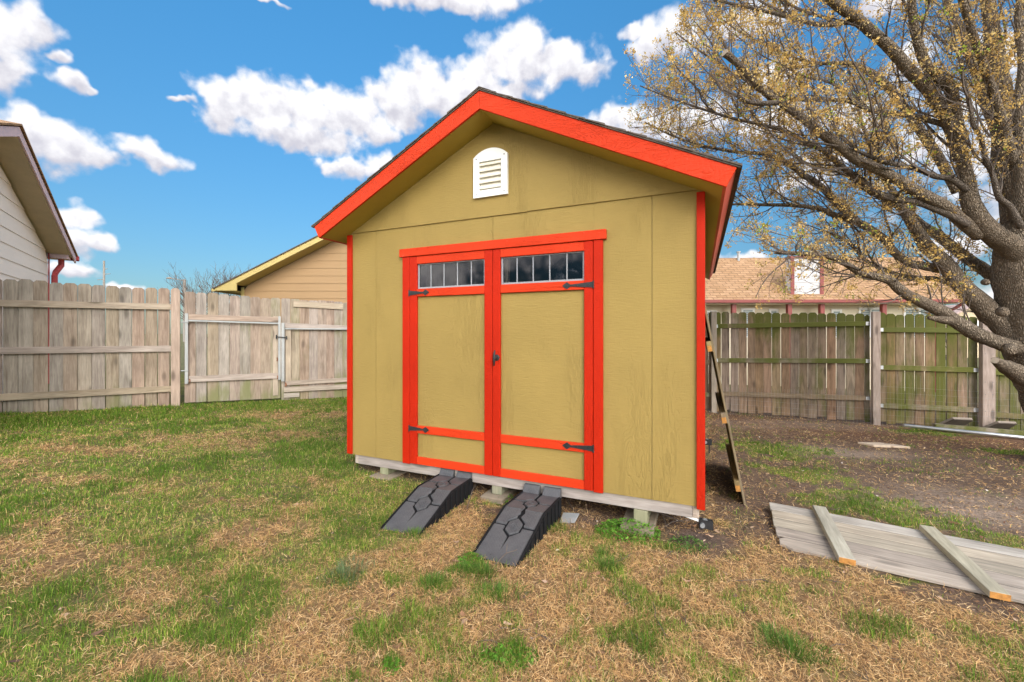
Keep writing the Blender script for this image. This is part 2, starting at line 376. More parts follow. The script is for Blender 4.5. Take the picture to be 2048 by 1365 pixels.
def door(x0, x1, sl, sr, side):
    p = MB(); p.box(x0+.002, x1-.002, .002, .022, .19, 1.69); p.box(x0+.002, x1-.002, .004, .022, 1.95, 2.003)
    p.box(x0+.002, sl-.004, .003, .022, 1.6905, 1.9495); p.box(sr+.004, x1-.002, .003, .022, 1.6905, 1.9495)
    d = p.build('door', M_sid, shed)
    for u0, u1 in ((x0, sl), (sr, x1)):
        f = MB(); f.box(u0, u1, -.022, .0015, .184, 2.004); f.build('door_stile', M_redz, d, .003)
    for z0, z1 in ((1.936, 2.0035), (1.651, 1.718), (.456, .522), (.1845, .249)):
        f = MB(); f.box(sl+.0008, sr-.0008, -.0205, .0015, z0, z1); f.build('door_rail', M_redx, d, .003)
    w = MB(); a0, a1, z0, z1 = sl+.001, sr-.001, 1.7185, 1.9355
    y0, y1 = -.004, .016
    w.box(a0, a1, y0, y1, z0, z0+.015); w.box(a0, a1, y0, y1, z1-.008, z1); w.box(a0, a0+.014, y0+.001, y1, z0+.0151, z1-.0081); w.box(a1-.014, a1, y0+.001, y1, z0+.0151, z1-.0081)
    wd = (a1-a0)/5
    for i in range(1, 5): w.box(a0+wd*i-.0042, a0+wd*i+.0042, y0+.004, y1-.001, z0+.0152, z1-.0082)
    w.build('window_frame', M_whitef, d, .0015)
    g = MB(); g.box(a0+.004, a1-.004, .006, .009, z0+.004, z1-.004); g.build('window_glass', M_glass, d)
    for z in (1.684, .494):
        h = strap(x0 if side < 0 else x1, (x0+.205) if side < 0 else (x1-.230), z, -.0225); h.build('strap_hinge', M_black, d)
    if side > 0:
        h = MB(); hx, hz = 1.582, 1.135
        h.tube([(hx, -.0225, hz), (hx, -.028, hz), (hx, -.031, hz)], [.026, .025, .018], 16); h.tube([(hx, -.03, hz), (hx, -.062, hz)], [.012, .010], 12)
        h.tube([(hx-.004, -.066, hz-.062), (hx, -.069, hz-.03), (hx, -.070, hz), (hx, -.069, hz+.03), (hx+.004, -.066, hz+.062)], [.006, .009, .011, .009, .006], 8)
        h.build('door_handle', M_black, d, smooth=True)
door(.728, 1.5405, .801, 1.469, -1)
door(1.5445, 2.357, 1.611, 2.2915, 1)
# gable vent
vn = MB(); xa, xb, zb, zs, zt = 1.374, 1.679, 2.432, 2.756, 2.818
cx = (xa+xb)/2; hw = (xb-xa)/2; rise = zt-zs; Rr = (hw*hw+rise*rise)/(2*rise)
arc = []
for i in range(13):
    x = xb-(xb-xa)*i/12; arc.append((x, -.034, zt-Rr+math.sqrt(Rr*Rr-(x-cx)**2)))
ix0, ix1, iz0, iz1 = 1.427, 1.625, 2.487, 2.719
yv = -.034
vn.prism([(xa, yv, zb), (xb, yv, zb), (xb, yv, iz0), (xa, yv, iz0)], (0, .0225, 0))
vn.prism([(xa, yv, iz0+.0004), (ix0, yv, iz0+.0004), (ix0, yv, iz1), (xa, yv, iz1)], (0, .0225, 0))
vn.prism([(ix1, yv, iz0+.0004), (xb, yv, iz0+.0004), (xb, yv, iz1), (ix1, yv, iz1)], (0, .0225, 0))
vn.prism([(xa, yv, iz1+.0004), (xb, yv, iz1+.0004)]+arc, (0, .0225, 0))
vent = vn.build('gable_vent', M_white, shed)
b = MB()
for i in range(5):
    z = iz0+.012+i*.047
    b.prism([(ix0+.001, -.030, z), (ix0+.001, -.030, z+.010), (ix0+.001, -.014, z+.034), (ix0+.001, -.0125, z+.026)], (ix1-ix0-.002, 0, 0))
b.box(ix0+.001, ix1-.001, -.0122, -.0118, iz0, iz1)
b.build('louvres', M_cream, vent)
for x, z in ((1.402, 2.457), (1.652, 2.457), (1.402, 2.745), (1.652, 2.748)):
    b = MB(); b.tube([(x, yv+.001, z), (x, yv-.003, z)], .0055, 8); b.build('screw', M_screw, vent)
# things one can make out behind or reflected in the glass
def inside(b, name, mat, label, cat, **k):
    o = b.build(name, mat, None, **k); o.location = (X0, Y0, 0); o.rotation_euler = (0, 0, TH); return tag(o, label, cat)
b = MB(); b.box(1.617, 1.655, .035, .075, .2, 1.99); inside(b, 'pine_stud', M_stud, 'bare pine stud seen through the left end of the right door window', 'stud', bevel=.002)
b = MB()
b.tube([(2.06, .16, 1.62), (2.065, .16, 1.70), (2.075, .16, 1.78), (2.095, .16, 1.85), (2.12, .16, 1.89), (2.14, .16, 1.905)], [.125, .13, .12, .095, .06, .015], 16)
b.tube([(2.10, .12, 1.80), (2.18, .12, 1.80), (2.24, .12, 1.77), (2.255, .12, 1.75)], [.07, .06, .035, .01], 12)
inside(b, 'dark_helmet', M_sdark, 'black rounded helmet shape behind the right panes of the right door window', 'helmet', smooth=True)
b = MB(); b.box(2.06, 2.32, .30, .315, 1.5, 2.15); inside(b, 'reflection_board', M_white, 'pale board standing in for sky reflection behind right door window', 'board', bevel=.002)  # pale board added to stand in for sky reflected in the panes

# supports under the shed
def support(a0, a1, z0, pa0, pa1, yb, lab, lab2, h=.06):
    w = shw(a0, yb, 0)
    b = MB(); b.box(0, pa1-pa0, -.09, .32, z0-.05, z0, None); o = b.build('concrete_pad', M_conc, None, .006); o.location = shw(pa0, yb, 0); o.rotation_euler = (0, 0, TH)
    tag(o, lab2, 'concrete pad')
    b = MB(); b.box(0, a1-a0, -.008, .28, z0+.001, .0915); o = b.build('wood_block', M_treat, None, .003); o.location = w; o.rotation_euler = (0, 0, TH)
    tag(o, lab, 'wood block')
support(.358, .448, .028, .30, .53, .03, 'greenish wood block under the shed near its left corner', 'concrete pad half buried in grass under the left wood block')
support(1.514, 1.602, .022, 1.45, 1.65, .03, 'tan wood block under the shed between the two black ramps', 'concrete pad under the wood block between the two black ramps')
support(2.64, 2.735, .0, 2.56, 2.78, .01, 'pale green wood block under the shed near its right corner', 'large concrete pad beside the bright green weeds under right corner')

# ------------------------------------------------------------------ the two ramps
def ramp(foot, top, label):
    d = (top-foot); yaw = math.atan2(d.y, d.x)-math.pi/2
    r = thing('car_ramp', label, 'ramp', (foot.x, foot.y, gz0(foot.x, foot.y)), yaw, 'black plastic ramps up to the shed doors')
    H = [(0, .004), (.461, .136), (.79, .126), (.90, .126)]
    def hz(t):
        for (t0, z0), (t1, z1) in zip(H, H[1:]):
            if t <= t1: return z0+(z1-z0)*(t-t0)/(t1-t0)
        return H[-1][1]
    w = .150
    body = MB(); dp = .014
    prof = [(0, -.02)]+[(t, max(hz(t)-dp, .0)) for t in (0.0, .461, .79, .84)]+[(.84, -.02)]
    body.prism([(-w, t, z) for t, z in prof], (2*w, 0, 0))
    for s in (-1, 1):
        for i in range(9):
            t = .13+i*.078; zt = hz(t)-.004
            if zt > .03: body.box(s*w if s > 0 else -w-.011, (w+.011) if s > 0 else -w, t, t+.046, -.015, zt)
        rim = [(s*w, t) for t in (.0, .461, .79)]
        for (xa, ta), (xb, tb) in zip(rim, rim[1:]):
            body.prism([(s*(w-.008), ta, hz(ta)-dp), (s*(w-.008), tb, hz(tb)-dp), (s*(w-.008), tb, hz(tb)+.006), (s*(w-.008), ta, hz(ta)+.006)], (s*.0125, 0, 0))
    body.build('ramp_body', M_rubber, r, .003)
    pl = MB()
    def plate(poly, z=.0):
        n = len(poly); top_ = [(x, t, hz(t)+z) for x, t in poly]
        pl.prism([(x, t, hz(t)-dp+.001) for x, t in poly], (0, 0, dp))
    mir = lambda P: [(-x, t) for x, t in reversed(P)]
    e = .139
    plate([(-e, .012), (e, .012), (e, .292), (.062, .292), (.062, .257), (.008, .208), (.001, .10), (-.008, .208), (-.062, .257), (-.062, .292), (-e, .292)])
    hx = [(0, .228), (.047, .265), (.047, .335), (0, .374), (-.047, .335), (-.047, .265)]; plate(hx)
    P = [(-e, .313), (-.062, .313), (-.062, .343), (-.014, .388), (-.020, .410), (-.008, .43), (-.014, .458), (-e, .458)]; plate(P); 
    plate([(e, .316), (.062, .316), (.062, .343), (.012, .392), (.018, .412), (.024, .43), (.014, .458), (e, .458)][::-1])
    P = [(-e, .462), (-.012, .462), (-.012, .52), (-.055, .555), (-.055, .60), (-e, .60)]; plate(P); plate(mir(P))
    plate([(0, .534), (.040, .568), (.040, .628), (0, .662), (-.040, .628), (-.040, .568)])
    P = [(-e, .618), (-.055, .618), (-.055, .638), (-.012, .676), (-.012, .785), (-e, .785)]; plate(P); plate(mir(P))
    pl.build('tread_plates', M_ramp, r, .002)
    for x0, x1 in ((-.149, -.018), (.012, .149)):
        b = MB(); b.prism([(x0, .787, .10), (x0, .787, .1275), (x0, .826, .1765), (x0, .846, .1765), (x0, .846, .10)], (x1-x0, 0, 0)); b.build('wheel_stop', M_ramp, r, .004)
    for c, k in ((.30, 1.0), (.598, .72)):
        b = MB()
        for q in range(5):
            a0 = q*1.26; pts = []
            for i in range(7):
                a = a0+i*.42; rr = k*(.010+.0042*i)*(1 if q % 2 else .8); x, t = rr*math.cos(a)*.9, c+rr*math.sin(a)*1.15; pts.append((x, t, hz(t)+.0012))
            b.tube(pts, .0022, 5)
        b.build('emblem', M_ramp, r)
    b = MB(); t = .05; b.tube([(-.04, t, hz(t)-.004), (-.04, t, hz(t)+.001)], .006, 8); b.build('bolt_hole', M_black, r)
    return r
ramp(ground(797, 1068), shw(shp(912, 945)[0], 0, 0), 'left black plastic ramp with diamond tread leading to the left door')
ramp(ground(986, 1126), shw(shp(1086, 973)[0], 0, 0), 'right black plastic ramp with leaves in its grooves below the right door')

# grey plate, anchor strap
g = ground(1138, 1040)
b = MB(); b.prism([(-.085, -.045, .012), (.02, -.075, .012), (.09, .03, .012), (-.02, .075, .012)], (0, 0, .008)); o = b.build('metal_plate', M_galvp, None, .002); o.location = g; o.rotation_euler = (R(6), R(-5), .15)
tag(o, 'small flat grey plate lying on dry grass beside the right ramp', 'plate')
def anchor(p, label, full):
    t = thing('tie_down_anchor', label, 'anchor', p, TH)
    b = MB()
    b.box(-.045, .045, -.02, -.016, -.03, .035); b.box(-.045, .045, .016, .02, -.03, .035); b.box(.0455, .05, -.0155, .0155, -.03, .03); b.tube([(0.02, 0, -.16), (.02, 0, -.03)], .008, 8); b.box(-.03, .03, -.015, .015, -.034, -.0305)
    b.build('bracket', M_black, t, .001)
    b = MB(); b.tube([(-.02, -.036, .0), (-.02, -.0205, .0)], [.016, .017], 14); b.tube([(-.005, -.015, .02), (-.005, .0155, .02)], [.019, .019], 12); b.build('bolt', M_galv, t)
    if full:
        b = MB(); b.prism([(-.03, -.012, .012), (-.18, -.06, .065), (-.18, -.02, .072), (-.03, .012, .016)], (0, 0, .004)); b.build('strap', M_white, t)
p = ground(1411, 1062); anchor((p.x, p.y, p.z+.045), 'black tie down bracket with grey strap at the shed right front corner', True)
p = shw(3.15, 2.55, 0); anchor((p.x, p.y, gz0(p.x, p.y)+.12), 'black tie down bracket halfway along the right side of the shed', False)

# ------------------------------------------------------------------ fences
def picket(m, x0, x1, z0, z1, y0, y1, c=.028, lean=0.0):
    m.prism([(x0, y0, z0), (x1, y0, z0), (x1+lean, y0, z1-c), (x1-c+lean, y0, z1), (x0+c+lean, y0, z1), (x0+lean, y0, z1-c)], (0, y1-y0, 0))
AL = R(31.0); A1 = Vector((-5.33, 6.79, 0))
AR = R(-15.8); B1 = Vector((6.20, 7.30, 0))
def on_fence(px, py, org, ang, y=0.0):
    c, s = math.cos(ang), math.sin(ang); u = (px-1024)/F; xo = org.x-y*s; yo = org.y+y*c
    q = (u*yo-xo)/(c-u*s); return q, ZC-(py-HY)/F*(yo+q*s)
fl = lambda px, py, y=0.0: on_fence(px, py, A1, AL, y)
fr = lambda px, py, y=0.0: on_fence(px, py, B1, AR, y)
def gzl(x): return gz0(A1.x+x*math.cos(AL), 0)
def gzr(x): return gz0(B1.x+x*math.cos(AR), 0)
# left fence: long weathered panel
lf = thing('picket_fence', 'grey weathered dog-eared fence panel left of the gate', 'fence', A1, AL)
m = MB(); x = -.135; k = 0
sR = fl(345, 700)[0]
while x > -5.6:
    w = rng.uniform(.140, .149); top = 2.03-.028*x+rng.uniform(-.014, .012); 
    picket(m, x-w, x, gzl(x)+.01, top, 0, .017, .03, rng.uniform(-.003, .003)); x -= w+rng.choice([.003, .005, .008, .011])
m.build('picket_panel', M_fenL, lf, .0015)
for za, zb_ in (((0, 606.8), (345, 614.5)), ((0, 701.8), (345, 697.5)), ((0, 795.0), (345, 777.5))):
    q0, z0 = fl(*za); q1, z1 = fl(*zb_); sl = (z1-z0)/(q1-q0); xa, xb = -5.5, sR-.01
    za_, zb2 = z1+(xa-q1)*sl, z1+(xb-q1)*sl
    m = MB(); m.prism([(xa, -.040, za_-.047), (xb, -.040, zb2-.047), (xb, -.040, zb2+.047), (xa, -.040, za_+.047)], (0, .0385, 0)); m.build('rail', M_fenLx, lf, .003)
m = MB(); picket(m, sR-.008, sR+.105, gzl(0)-.05, 2.045, -.100, -.0415, .03); m.build('post', M_fenLp, lf, .003)
# gate
q0 = fl(369, 700)[0]; q1 = fl(557, 700)[0]
gate = thing('fence_gate', 'weathered wooden gate with grey steel frame in the left fence', 'gate', A1, AL)
m = MB(); x = q0
tl = fl(372, 583)[1]; tr_ = fl(560, 597.5)[1]; bl = fl(372, 806)[1]; br = fl(557, 797)[1]
npk = 9; wpk = (q1+.03-q0)/npk
for i in range(npk):
    xx = q0+i*wpk; f_ = i/(npk-1); g_ = rng.choice([.001, .002, .006]) if i != 1 else .014
    picket(m, xx, xx+wpk-g_, bl+(br-bl)*f_, tl+(tr_-tl)*f_+rng.uniform(-.01, .01), .0, .017, .026)
m.build('picket_panel', M_fenL, gate, .0015)
def bar(name, p0, p1, h, y0, y1, mat, par, bev=.002):
    a0, z0 = fl(*p0, y=y0); a1, z1 = fl(*p1, y=y0)
    m = MB(); m.prism([(a0, y0, z0-h/2), (a1, y0, z1-h/2), (a1, y0, z1+h/2), (a0, y0, z0+h/2)], (0, y1-y0, 0)); return m.build(name, mat, par, bev)
def upright(name, px0, px1, py0, py1, y0, y1, mat, par):
    a0, z0 = fl(px0, py0, y0); a1, z1 = fl(px1, py1, y0)
    m = MB(); m.box(a0, a1, y0, y1, min(z0, z1), max(z0, z1)); return m.build(name, mat, par, .002)
bar('top_rail', (376, 634), (557, 640), .088, -.040, -.002, M_fenLx, gate)
bar('bottom_rail', (377, 759), (557, 752), .095, -.040, -.002, M_fenLx, gate)
up = upright('brace_board', 546, 556, 633, 791, -.0235, -.002, M_fenLp, gate); up.location.y = .0012
o = upright('steel_upright', 369.5, 376, 627, 768, -.062, -.041, M_galvp, gate)
o = upright('steel_upright', 556.5, 561.5, 633, 760, -.062, -.041, M_galvp, gate)
bar('steel_crossbar', (376, 641.5), (560, 647.5), .024, -.064, -.0435, M_galvp, gate)
for px, py in ((379, 762), (555, 755), (554, 719)):
    m = MB(); a, z = fl(px, py, -.045); m.tube([(a, -.046, z-.03), (a+.006, -.047, z), (a, -.046, z+.03)], .009, 6); m.build('rusty_bracket', M_rust, gate)
m = MB(); a0, z0 = fl(553, 674, -.08); a1, z1 = fl(573, 676, -.08)
m.tube([(a0, -.08, z0), (a1, -.08, z1)], .008, 8); m.tube([(a0, -.08, z0-.035), (a0, -.08, z0+.035)], .012, 8); m.tube([(a1, -.08, z1-.03), (a1, -.08, z1+.03)], .012, 8)
m.build('latch_rod', M_black, gate)
for py in (645, 742):
    a0, z0 = fl(365, py, -.07); a1, z1 = fl(377, py, -.07); m = MB(); m.tube([(a0-.02, -.068, z0), (a1, -.068, z0)], .009, 6); m.build('hinge', M_galvp, gate)
# short fixed fence right of the gate, running on behind the shed
sf = thing('picket_fence', 'patched weathered fence section between the gate and the shed', 'fence', A1, AL)
m = MB(); x = q1+.045
while x < 4.9:
    w = rng.uniform(.136, .148); f_ = (x-q1)/1.3; top = fl(563, 597)[1]-.03*max(0, min(1.6, f_))+rng.uniform(-.012, .008)
    picket(m, x, x+w, gzl(x)+.02, top, 0, .017, .014, 0); x += w+rng.choice([.001, .002, .005])
m.build('picket_panel', M_fenL, sf, .0015)
upright('steel_upright', 562.5, 569, 646, 763, -.062, -.041, M_galvp, sf)
bar('rail', (570, 651), (720, 657.5), .088, -.040, -.002, M_fenLx, sf)
bar('steel_crossbar', (570, 658), (720, 659), .022, -.062, -.0415, M_galvp, sf)
bar('rail', (570, 767.5), (720, 758.5), .075, -.042, -.0015, M_fenLx, sf)
bar('rail', (568, 780), (720, 772.5), .085, -.044, -.001, M_fenLx, sf)
bar('patch_board', (568, 792), (599, 790), .075, -.038, -.001, M_fenLx, sf)
bar('patch_board', (587, 608), (686, 614), .105, -.028, -.001, M_fenLx, sf)
upright('brace_board', 571, 582, 659.5, 764, -.034, -.002, M_fenLp, sf)
m = MB(); a, z = fl(571, 770, -.047)
m.tube([(a, -.05, z-.03), (a+.01, -.052, z), (a, -.05, z+.04)], .011, 6); m.build('rusty_bracket', M_rust, sf)

# right fence
rf = thing('picket_fence', 'mossy brown picket fence behind the tree and bare dirt', 'fence', B1, AR)
secs = [(-7.4, -4.98, 1.80, -.02), (-4.98, fr(1426, 700)[0], 1.76, -.02), (fr(1426, 700)[0], -.02, 1.735, 1.665), (.08, fr(1955, 700)[0], 1.672, 1.60), (fr(1955, 700)[0]+.13, fr(1955, 700)[0]+2.4, 1.59, 1.52), (fr(1955, 700)[0]+2.5, fr(1955, 700)[0]+4.9, 1.50, 1.42)]
rails = {2: ((1437, 652.7, 1743, 647.4), (1437, 721.2, 1742, 722.5), (1437, 787.7, 1742, 797.5)), 3: ((1771, 660, 1954, 661.5), (1771, 735.5, 1954, 740.7), (1771, 812, 1954, 820.6))}
for i, (xa, xb, za, zb_) in enumerate(secs):
    if zb_ < 1: zb_ = za-.03
    m = MB(); x = xa+.01
    while x < xb-.06:
        w = min(rng.uniform(.124, .136), xb-x); f_ = (x-xa)/(xb-xa)
        picket(m, x, x+w, gzr(x)+.035+rng.uniform(-.02, .02), za+(zb_-za)*f_+rng.uniform(-.018, .014), 0, .016, .03, rng.uniform(-.004, .004)); x += w+rng.choice([.005, .007, .009, .012, .018])
    m.build('picket_panel', M_fenR, rf, .0015)
    for j in range(3):
        if i in rails:
            r_ = rails[i][j]; a0, z0 = fr(r_[0], r_[1], -.04); a1, z1 = fr(r_[2], r_[3], -.04)
        else:
            base = [1.44, .80, .19][j]-(.02 if i < 2 else .12+.05*(i-4)); a0, a1, z0, z1 = xa, xb, base-gzr(0)*0, base
            if i == 4: z0, z1 = [1.37, .70, .015][j], [1.31, .64, -.04][j]
        sl = (z1-z0)/(a1-a0); za2, zb2 = z0+(xa+.012-a0)*sl, z0+(xb-.012-a0)*sl
        m = MB(); m.prism([(xa+.012, -.041, za2-.042), (xb-.012, -.041, zb2-.042), (xb-.012, -.041, zb2+.042), (xa+.012, -.041, za2+.042)], (0, .0395, 0)); rl = m.build('rail', M_fenRx, rf, .003)
        if i in (2, 3):
            for xx, zz in ((xa+.015, za2), (xb-.075, zb2)):
                m = MB(); m.box(xx, xx+.06, -.0445, -.0418, zz-.03, zz+.03); m.build('rail_bracket', M_galv, rl)
for i, x in enumerate((-4.98, fr(1426, 700)[0], .03, fr(1955, 700)[0]+.065, fr(1955, 700)[0]+2.45)):
    m = MB(); w = [.045, .045, .055, .082, .05][i]; ht = [1.8, 1.74, 1.70, 1.625, 1.5][i]
    y0, y1 = (-.115, -.042) if i != 3 else (-.135, -.0465)
    if i == 3: picket(m, x-w, x+w, gzr(x)-.1, ht, y0, y1, .028)
    else: m.box(x-w, x+w, y0, y1, gzr(x)-.1, ht)
    p = m.build('post', M_fenRp, rf, .004)
    if i == 3:
        for z in (1.3, .55, .08, .35, 1.0):
            for dx in (-.05, .045):
                b = MB(); b.tube([(x+dx, y0+.001, z), (x+dx, y0-.003, z)], .007, 6); b.build('nail_head', M_screw, p)
# welded wire
wm = MB(); xa, xb = fr(1432, 700)[0], 4.6
x = xa
while x < xb:
    top = .34 if x < 0 else .66-.05*x; wm.tube([(x, -.142, gzr(x)-.01), (x, -.142, top)], .0009, 3, cap=False); x += .052
for zz in (0, .09, .18, .27, .36, .46, .56, .66):
    x0_ = xa if zz < .3 else .05
    wm.tube([(x0_, -.144, gzr(x0_)+zz+.01), (xb, -.144, gzr(xb)+zz+.01)], .0009, 3, cap=False)
o = wm.build('wire_mesh', M_galvp); o.location = B1; o.rotation_euler = (0, 0, AR); tag(o, 'thin welded wire mesh along the foot of the mossy fence', 'wire mesh')

# edging timber, pavers, pipe, flagstone
p0 = fr(1868, 845); 
t0 = at(1868, 851, 6.78); t1 = at(2048, 872, 6.42)
d = (t1-t0).normalized(); 
def along(name, mat, p, q, w, h, label, cat, bev=.004, ext=0):
    q = q+(q-p).normalized()*ext; v = q-p; o_ = MB(); Ln = v.length
    o_.box(0, Ln, -w/2, w/2, -h/2, h/2); o = o_.build(name, mat, None, bev)
    o.location = p; o.rotation_euler = (0, -math.asin(v.z/Ln), math.atan2(v.y, v.x)); return tag(o, label, cat)
along('edging_timber', M_fenRx, at(1868, 853, 6.88), at(2048, 868, 6.52), .09, .09, 'long dark edging timber lying on dirt along the mossy fence', 'timber', ext=2.5)
pp, qq = at(1807, 851, 6.76), at(2048, 875.5, 6.40); v = (qq-pp).normalized()
b = MB(); b.tube([(0, 0, 0), ((qq-pp).length+2.2, 0, 0)], .026, 14); o = b.build('steel_pipe', M_galv, None, smooth=False); o.location = pp; o.rotation_euler = (0, -math.asin(v.z), math.atan2(v.y, v.x)); tag(o, 'long galvanised steel pipe lying on the dirt before the fence', 'pipe')
for o_ in (o,): o_.data.polygons.foreach_set('use_smooth', [len(p.vertices) == 4 for p in o_.data.polygons])
def paver(pl, pr, lab):
    t = thing('tilted_paver', lab, 'paver', pl, AR, 'pavers tilted up against the fence')
    w = (pr-pl).length; M = Matrix.Translation((0, .12, 0)) @ Matrix.Rotation(R(46), 4, 'X')
    b = MB(); b.prism([(.02, 0, .0), (w-.02, 0, 0), (w+.02, 0, .16), (.10, 0, .16)], (0, .012, 0), M=M)
    b.build('slab_face', M_paver, t)
    b = MB(); b.prism([(.0, .0125, -.004), (w-.02, .0125, -.004), (w+.022, .0125, .163), (.098, .0125, .163)], (0, .035, 0), M=M); b.build('slab_rim', M_paverl, t, .003)
paver(at(1893, 853, 6.77), at(1946, 855, 6.66), 'dark brown paver tilted on the timber left of the wide fence post')
paver(at(1983, 861, 6.60), at(2034, 862, 6.50), 'dark brown paver tilted on the timber right of the wide fence post')
fs = thing('flagstone', 'flat tan flagstone cracked in two on the bare dirt', 'flagstone', ground(1768, 892), .0)
b = MB(); b.prism([(-.27, .11, -.01), (-.18, -.05, -.01), (.04, -.075, -.01), (.02, .0, -.01), (.05, .05, -.01), (.0, .085, -.01)], (0, 0, .035)); b.build('stone_piece', M_stone, fs, .006)
b = MB(); b.prism([(.05, -.078, -.01), (.25, -.12, -.01), (.17, .02, -.01), (.055, .06, -.01), (.03, .0, -.01)], (0, 0, .028)); b.build('stone_piece', M_stone, fs, .006)

# fallen panel
fo = Vector((2.068, 3.403, gz0(2.068, 3.4)+.055)); ang = math.atan2(-.466, .885)
fp = thing('fence_section', 'silvery fence panel with two battens lying flat on the grass', 'fence panel', fo, ang)
fp.rotation_euler = (R(2.0), R(1.9), ang)
m = MB(); y = 0; seams = []
for i in range(5):
    w = .137; c = .008 if i < 4 else .035; x0_ = [.0, .006, .003, .010, .02][i]
    m.prism([(x0_+c, y, -.009), (1.86, y, -.009), (1.86, y-w, -.009), (x0_+(c if i < 4 else .07), y-w, -.009), (x0_, y-w+c, -.009), (x0_, y-c, -.009)], (0, 0, .018)); y -= w+.010; seams.append(y+.005)
m.build('board_panel', M_pan, fp, .002)
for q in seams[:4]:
    b = MB(); b.box(.03, 1.85, q-.0046, q+.0046, -.012, .0062); b.build('seam_shade_strip', M_paver, fp)  # dark strip laid in each gap, its colour standing in for seam shade
def batten(xc, skew, ya=.01, yb=-.775):
    M = Matrix.Translation((xc, 0, 0)) @ Matrix.Rotation(skew, 4, 'Z')
    b = MB(); b.box(-.043, .043, yb, ya, .0095, .0475, M=M); o = b.build('batten', M_pany, fp, .003)
    b = MB(); b.box(-.041, .041, yb-.002, yb-.0005, .0115, .0455, M=M); b.build('sawn_end', M_orange, o)
batten(.33, R(2)); batten(.95, R(4), .01, -.78); batten(1.60, R(2))

# leaning panel at the right side of the shed
Bq = ground(1491, 1013); Bq.z -= .01; Tq = Vector((1.615, 3.55, 1.575))
ey = Vector((math.sin(-TH), math.cos(TH), 0)).normalized(); ez = (Tq-Bq).normalized(); ex = ey.cross(ez).normalized(); ey = ez.cross(ex)
lp = thing('fence_section', 'brown board panel leaning on edge against the right side of shed', 'fence panel')
lp.matrix_world = Matrix(((ex.x, ey.x, ez.x, Bq.x), (ex.y, ey.y, ez.y, Bq.y), (ex.z, ey.z, ez.z, Bq.z), (0, 0, 0, 1)))
Ln = (Tq-Bq).length
m = MB(); y = 0
for i in range(8): m.box(-.008, .008, y, y+.138, rng.uniform(-.01, .01), Ln+rng.uniform(-.01, .01)); y += .142
m.build('board_panel', M_lean, lp, .002)
for z in (.14, .70, 1.30):
    m = MB(); m.box(-.047, -.0085, -.03, 1.14, z, z+.085); o = m.build('batten', M_lean, lp, .003)
    m = MB(); m.box(-.045, -.011, -.0325, -.0305, z+.002, z+.05); m.build('sawn_end', M_orange, o)
# ------------------------------------------------------------------ neighbouring houses
def lap(m, xl, xr, z0, z1, h, out=.014):           # clapboard courses; xl/xr(z) give the ends
    z = z0
    while z < z1-.02:
        zt = min(z+h, z1); a0, a1, b0, b1 = xl(z), xr(z), xl(zt), xr(zt)
        if a1-a0 > .03:
            if b1 < b0: b0 = b1 = (b0+b1)/2
            pts = [(a0, -out, z), (a1, -out, z), (b1, -.002, zt), (b0, -.002, zt), (a0, .02, z), (a1, .02, z), (b1, .02, zt), (b0, .02, zt)]
            m.add(pts, [(0,1,2,3), (0,4,5,1), (1,5,6,2), (3,2,6,7), (0,3,7,4)])
        z = zt
def uvroof(o, sx=1.0):
    me = o.data; uv = me.uv_layers.new(name='UVMap')
    for p in me.polygons:
        for li in p.loop_indices:
            co = me.vertices[me.loops[li].vertex_index].co; n = p.normal
            up = Vector((0,0,1))-n*n.z
            up = up.normalized() if up.length > 1e-4 else Vector((0,1,0)); sd = up.cross(n)
            uv.data[li].uv = (co.dot(sd), co.dot(up))
# pale pinkish house on the left
ph = thing('gable_house', 'pale pinkish house with peeling siding and red gutter beyond the left fence', 'house', (-9.45, 8.6, 0), math.atan2(.8, -.6))
w_, e_, o_, s_, za = 3.31, .36, .33, .372, 4.36
rt = lambda x: za-s_*abs(x+w_)
m = MB(); lap(m, lambda z: max(-2*w_, -w_-(za-.2-z)/s_), lambda z: min(0, -w_+(za-.2-z)/s_), .3, za-.2, .245)
m.box(-2*w_, 0, .021, 6, .2, 2.85); m.build('siding_wall', M_pink, ph)
for s in (-1, 1):
    X = lambda d: -w_+s*d
    D = w_+e_
    m = MB(); m.prism([(X(0), -o_, za-.16), (X(0), -o_, za-.022), (X(D), -o_, za-.022-s_*D), (X(D), -o_, za-.16-s_*D)], (0, -.025, 0)); m.build('rake_fascia', M_pinktrim, ph)
    m = MB(); m.prism([(X(0), -o_+.001, za-.17), (X(0), -o_+.001, za-.15), (X(w_+.1), -o_+.001, za-.15-s_*(w_+.1)), (X(w_+.1), -o_+.001, za-.17-s_*(w_+.1))], (0, o_+.3, 0)); m.build('soffit', M_taupe, ph)
    m = MB(); m.prism([(X(0), -o_-.05, za), (X(0), -o_-.05, za+.03), (X(D+.04), -o_-.05, za+.03-s_*(D+.04)), (X(D+.04), -o_-.05, za-s_*(D+.04))], (0, 7, 0)); ro = m.build('shingle_roof', M_hshin, ph); uvroof(ro)
ez0 = rt(e_)-.02
m = MB(); m.prism([(.005, -.30, ez0-.10), (.23, -.30, ez0-.10), (.23, -.30, ez0+.07), (.005, -.30, ez0+.16)], (0, 6, 0)); m.build('eave_box', M_pinktrim, ph)
m = MB(); m.prism([(.233, -o_-.02, ez0-.12), (.38, -o_-.02, ez0-.03), (.36, -o_-.02, ez0+.02), (.233, -o_-.02, ez0+.07)], (0, .025, 0)); m.build('rake_tail', M_pinktrim, ph)
m = MB(); m.box(.38, .48, -o_-.06, 5.9, ez0-.08, ez0+.03); m.build('gutter', M_redfade, ph, .01)
m = MB(); m.tube([(.21, -.16, ez0-.10), (.21, -.16, ez0-.22), (.10, -.10, ez0-.38), (.06, -.09, ez0-.46), (.06, -.09, ez0-2.2)], .05, 8); m.build('downspout', M_redfade, ph)
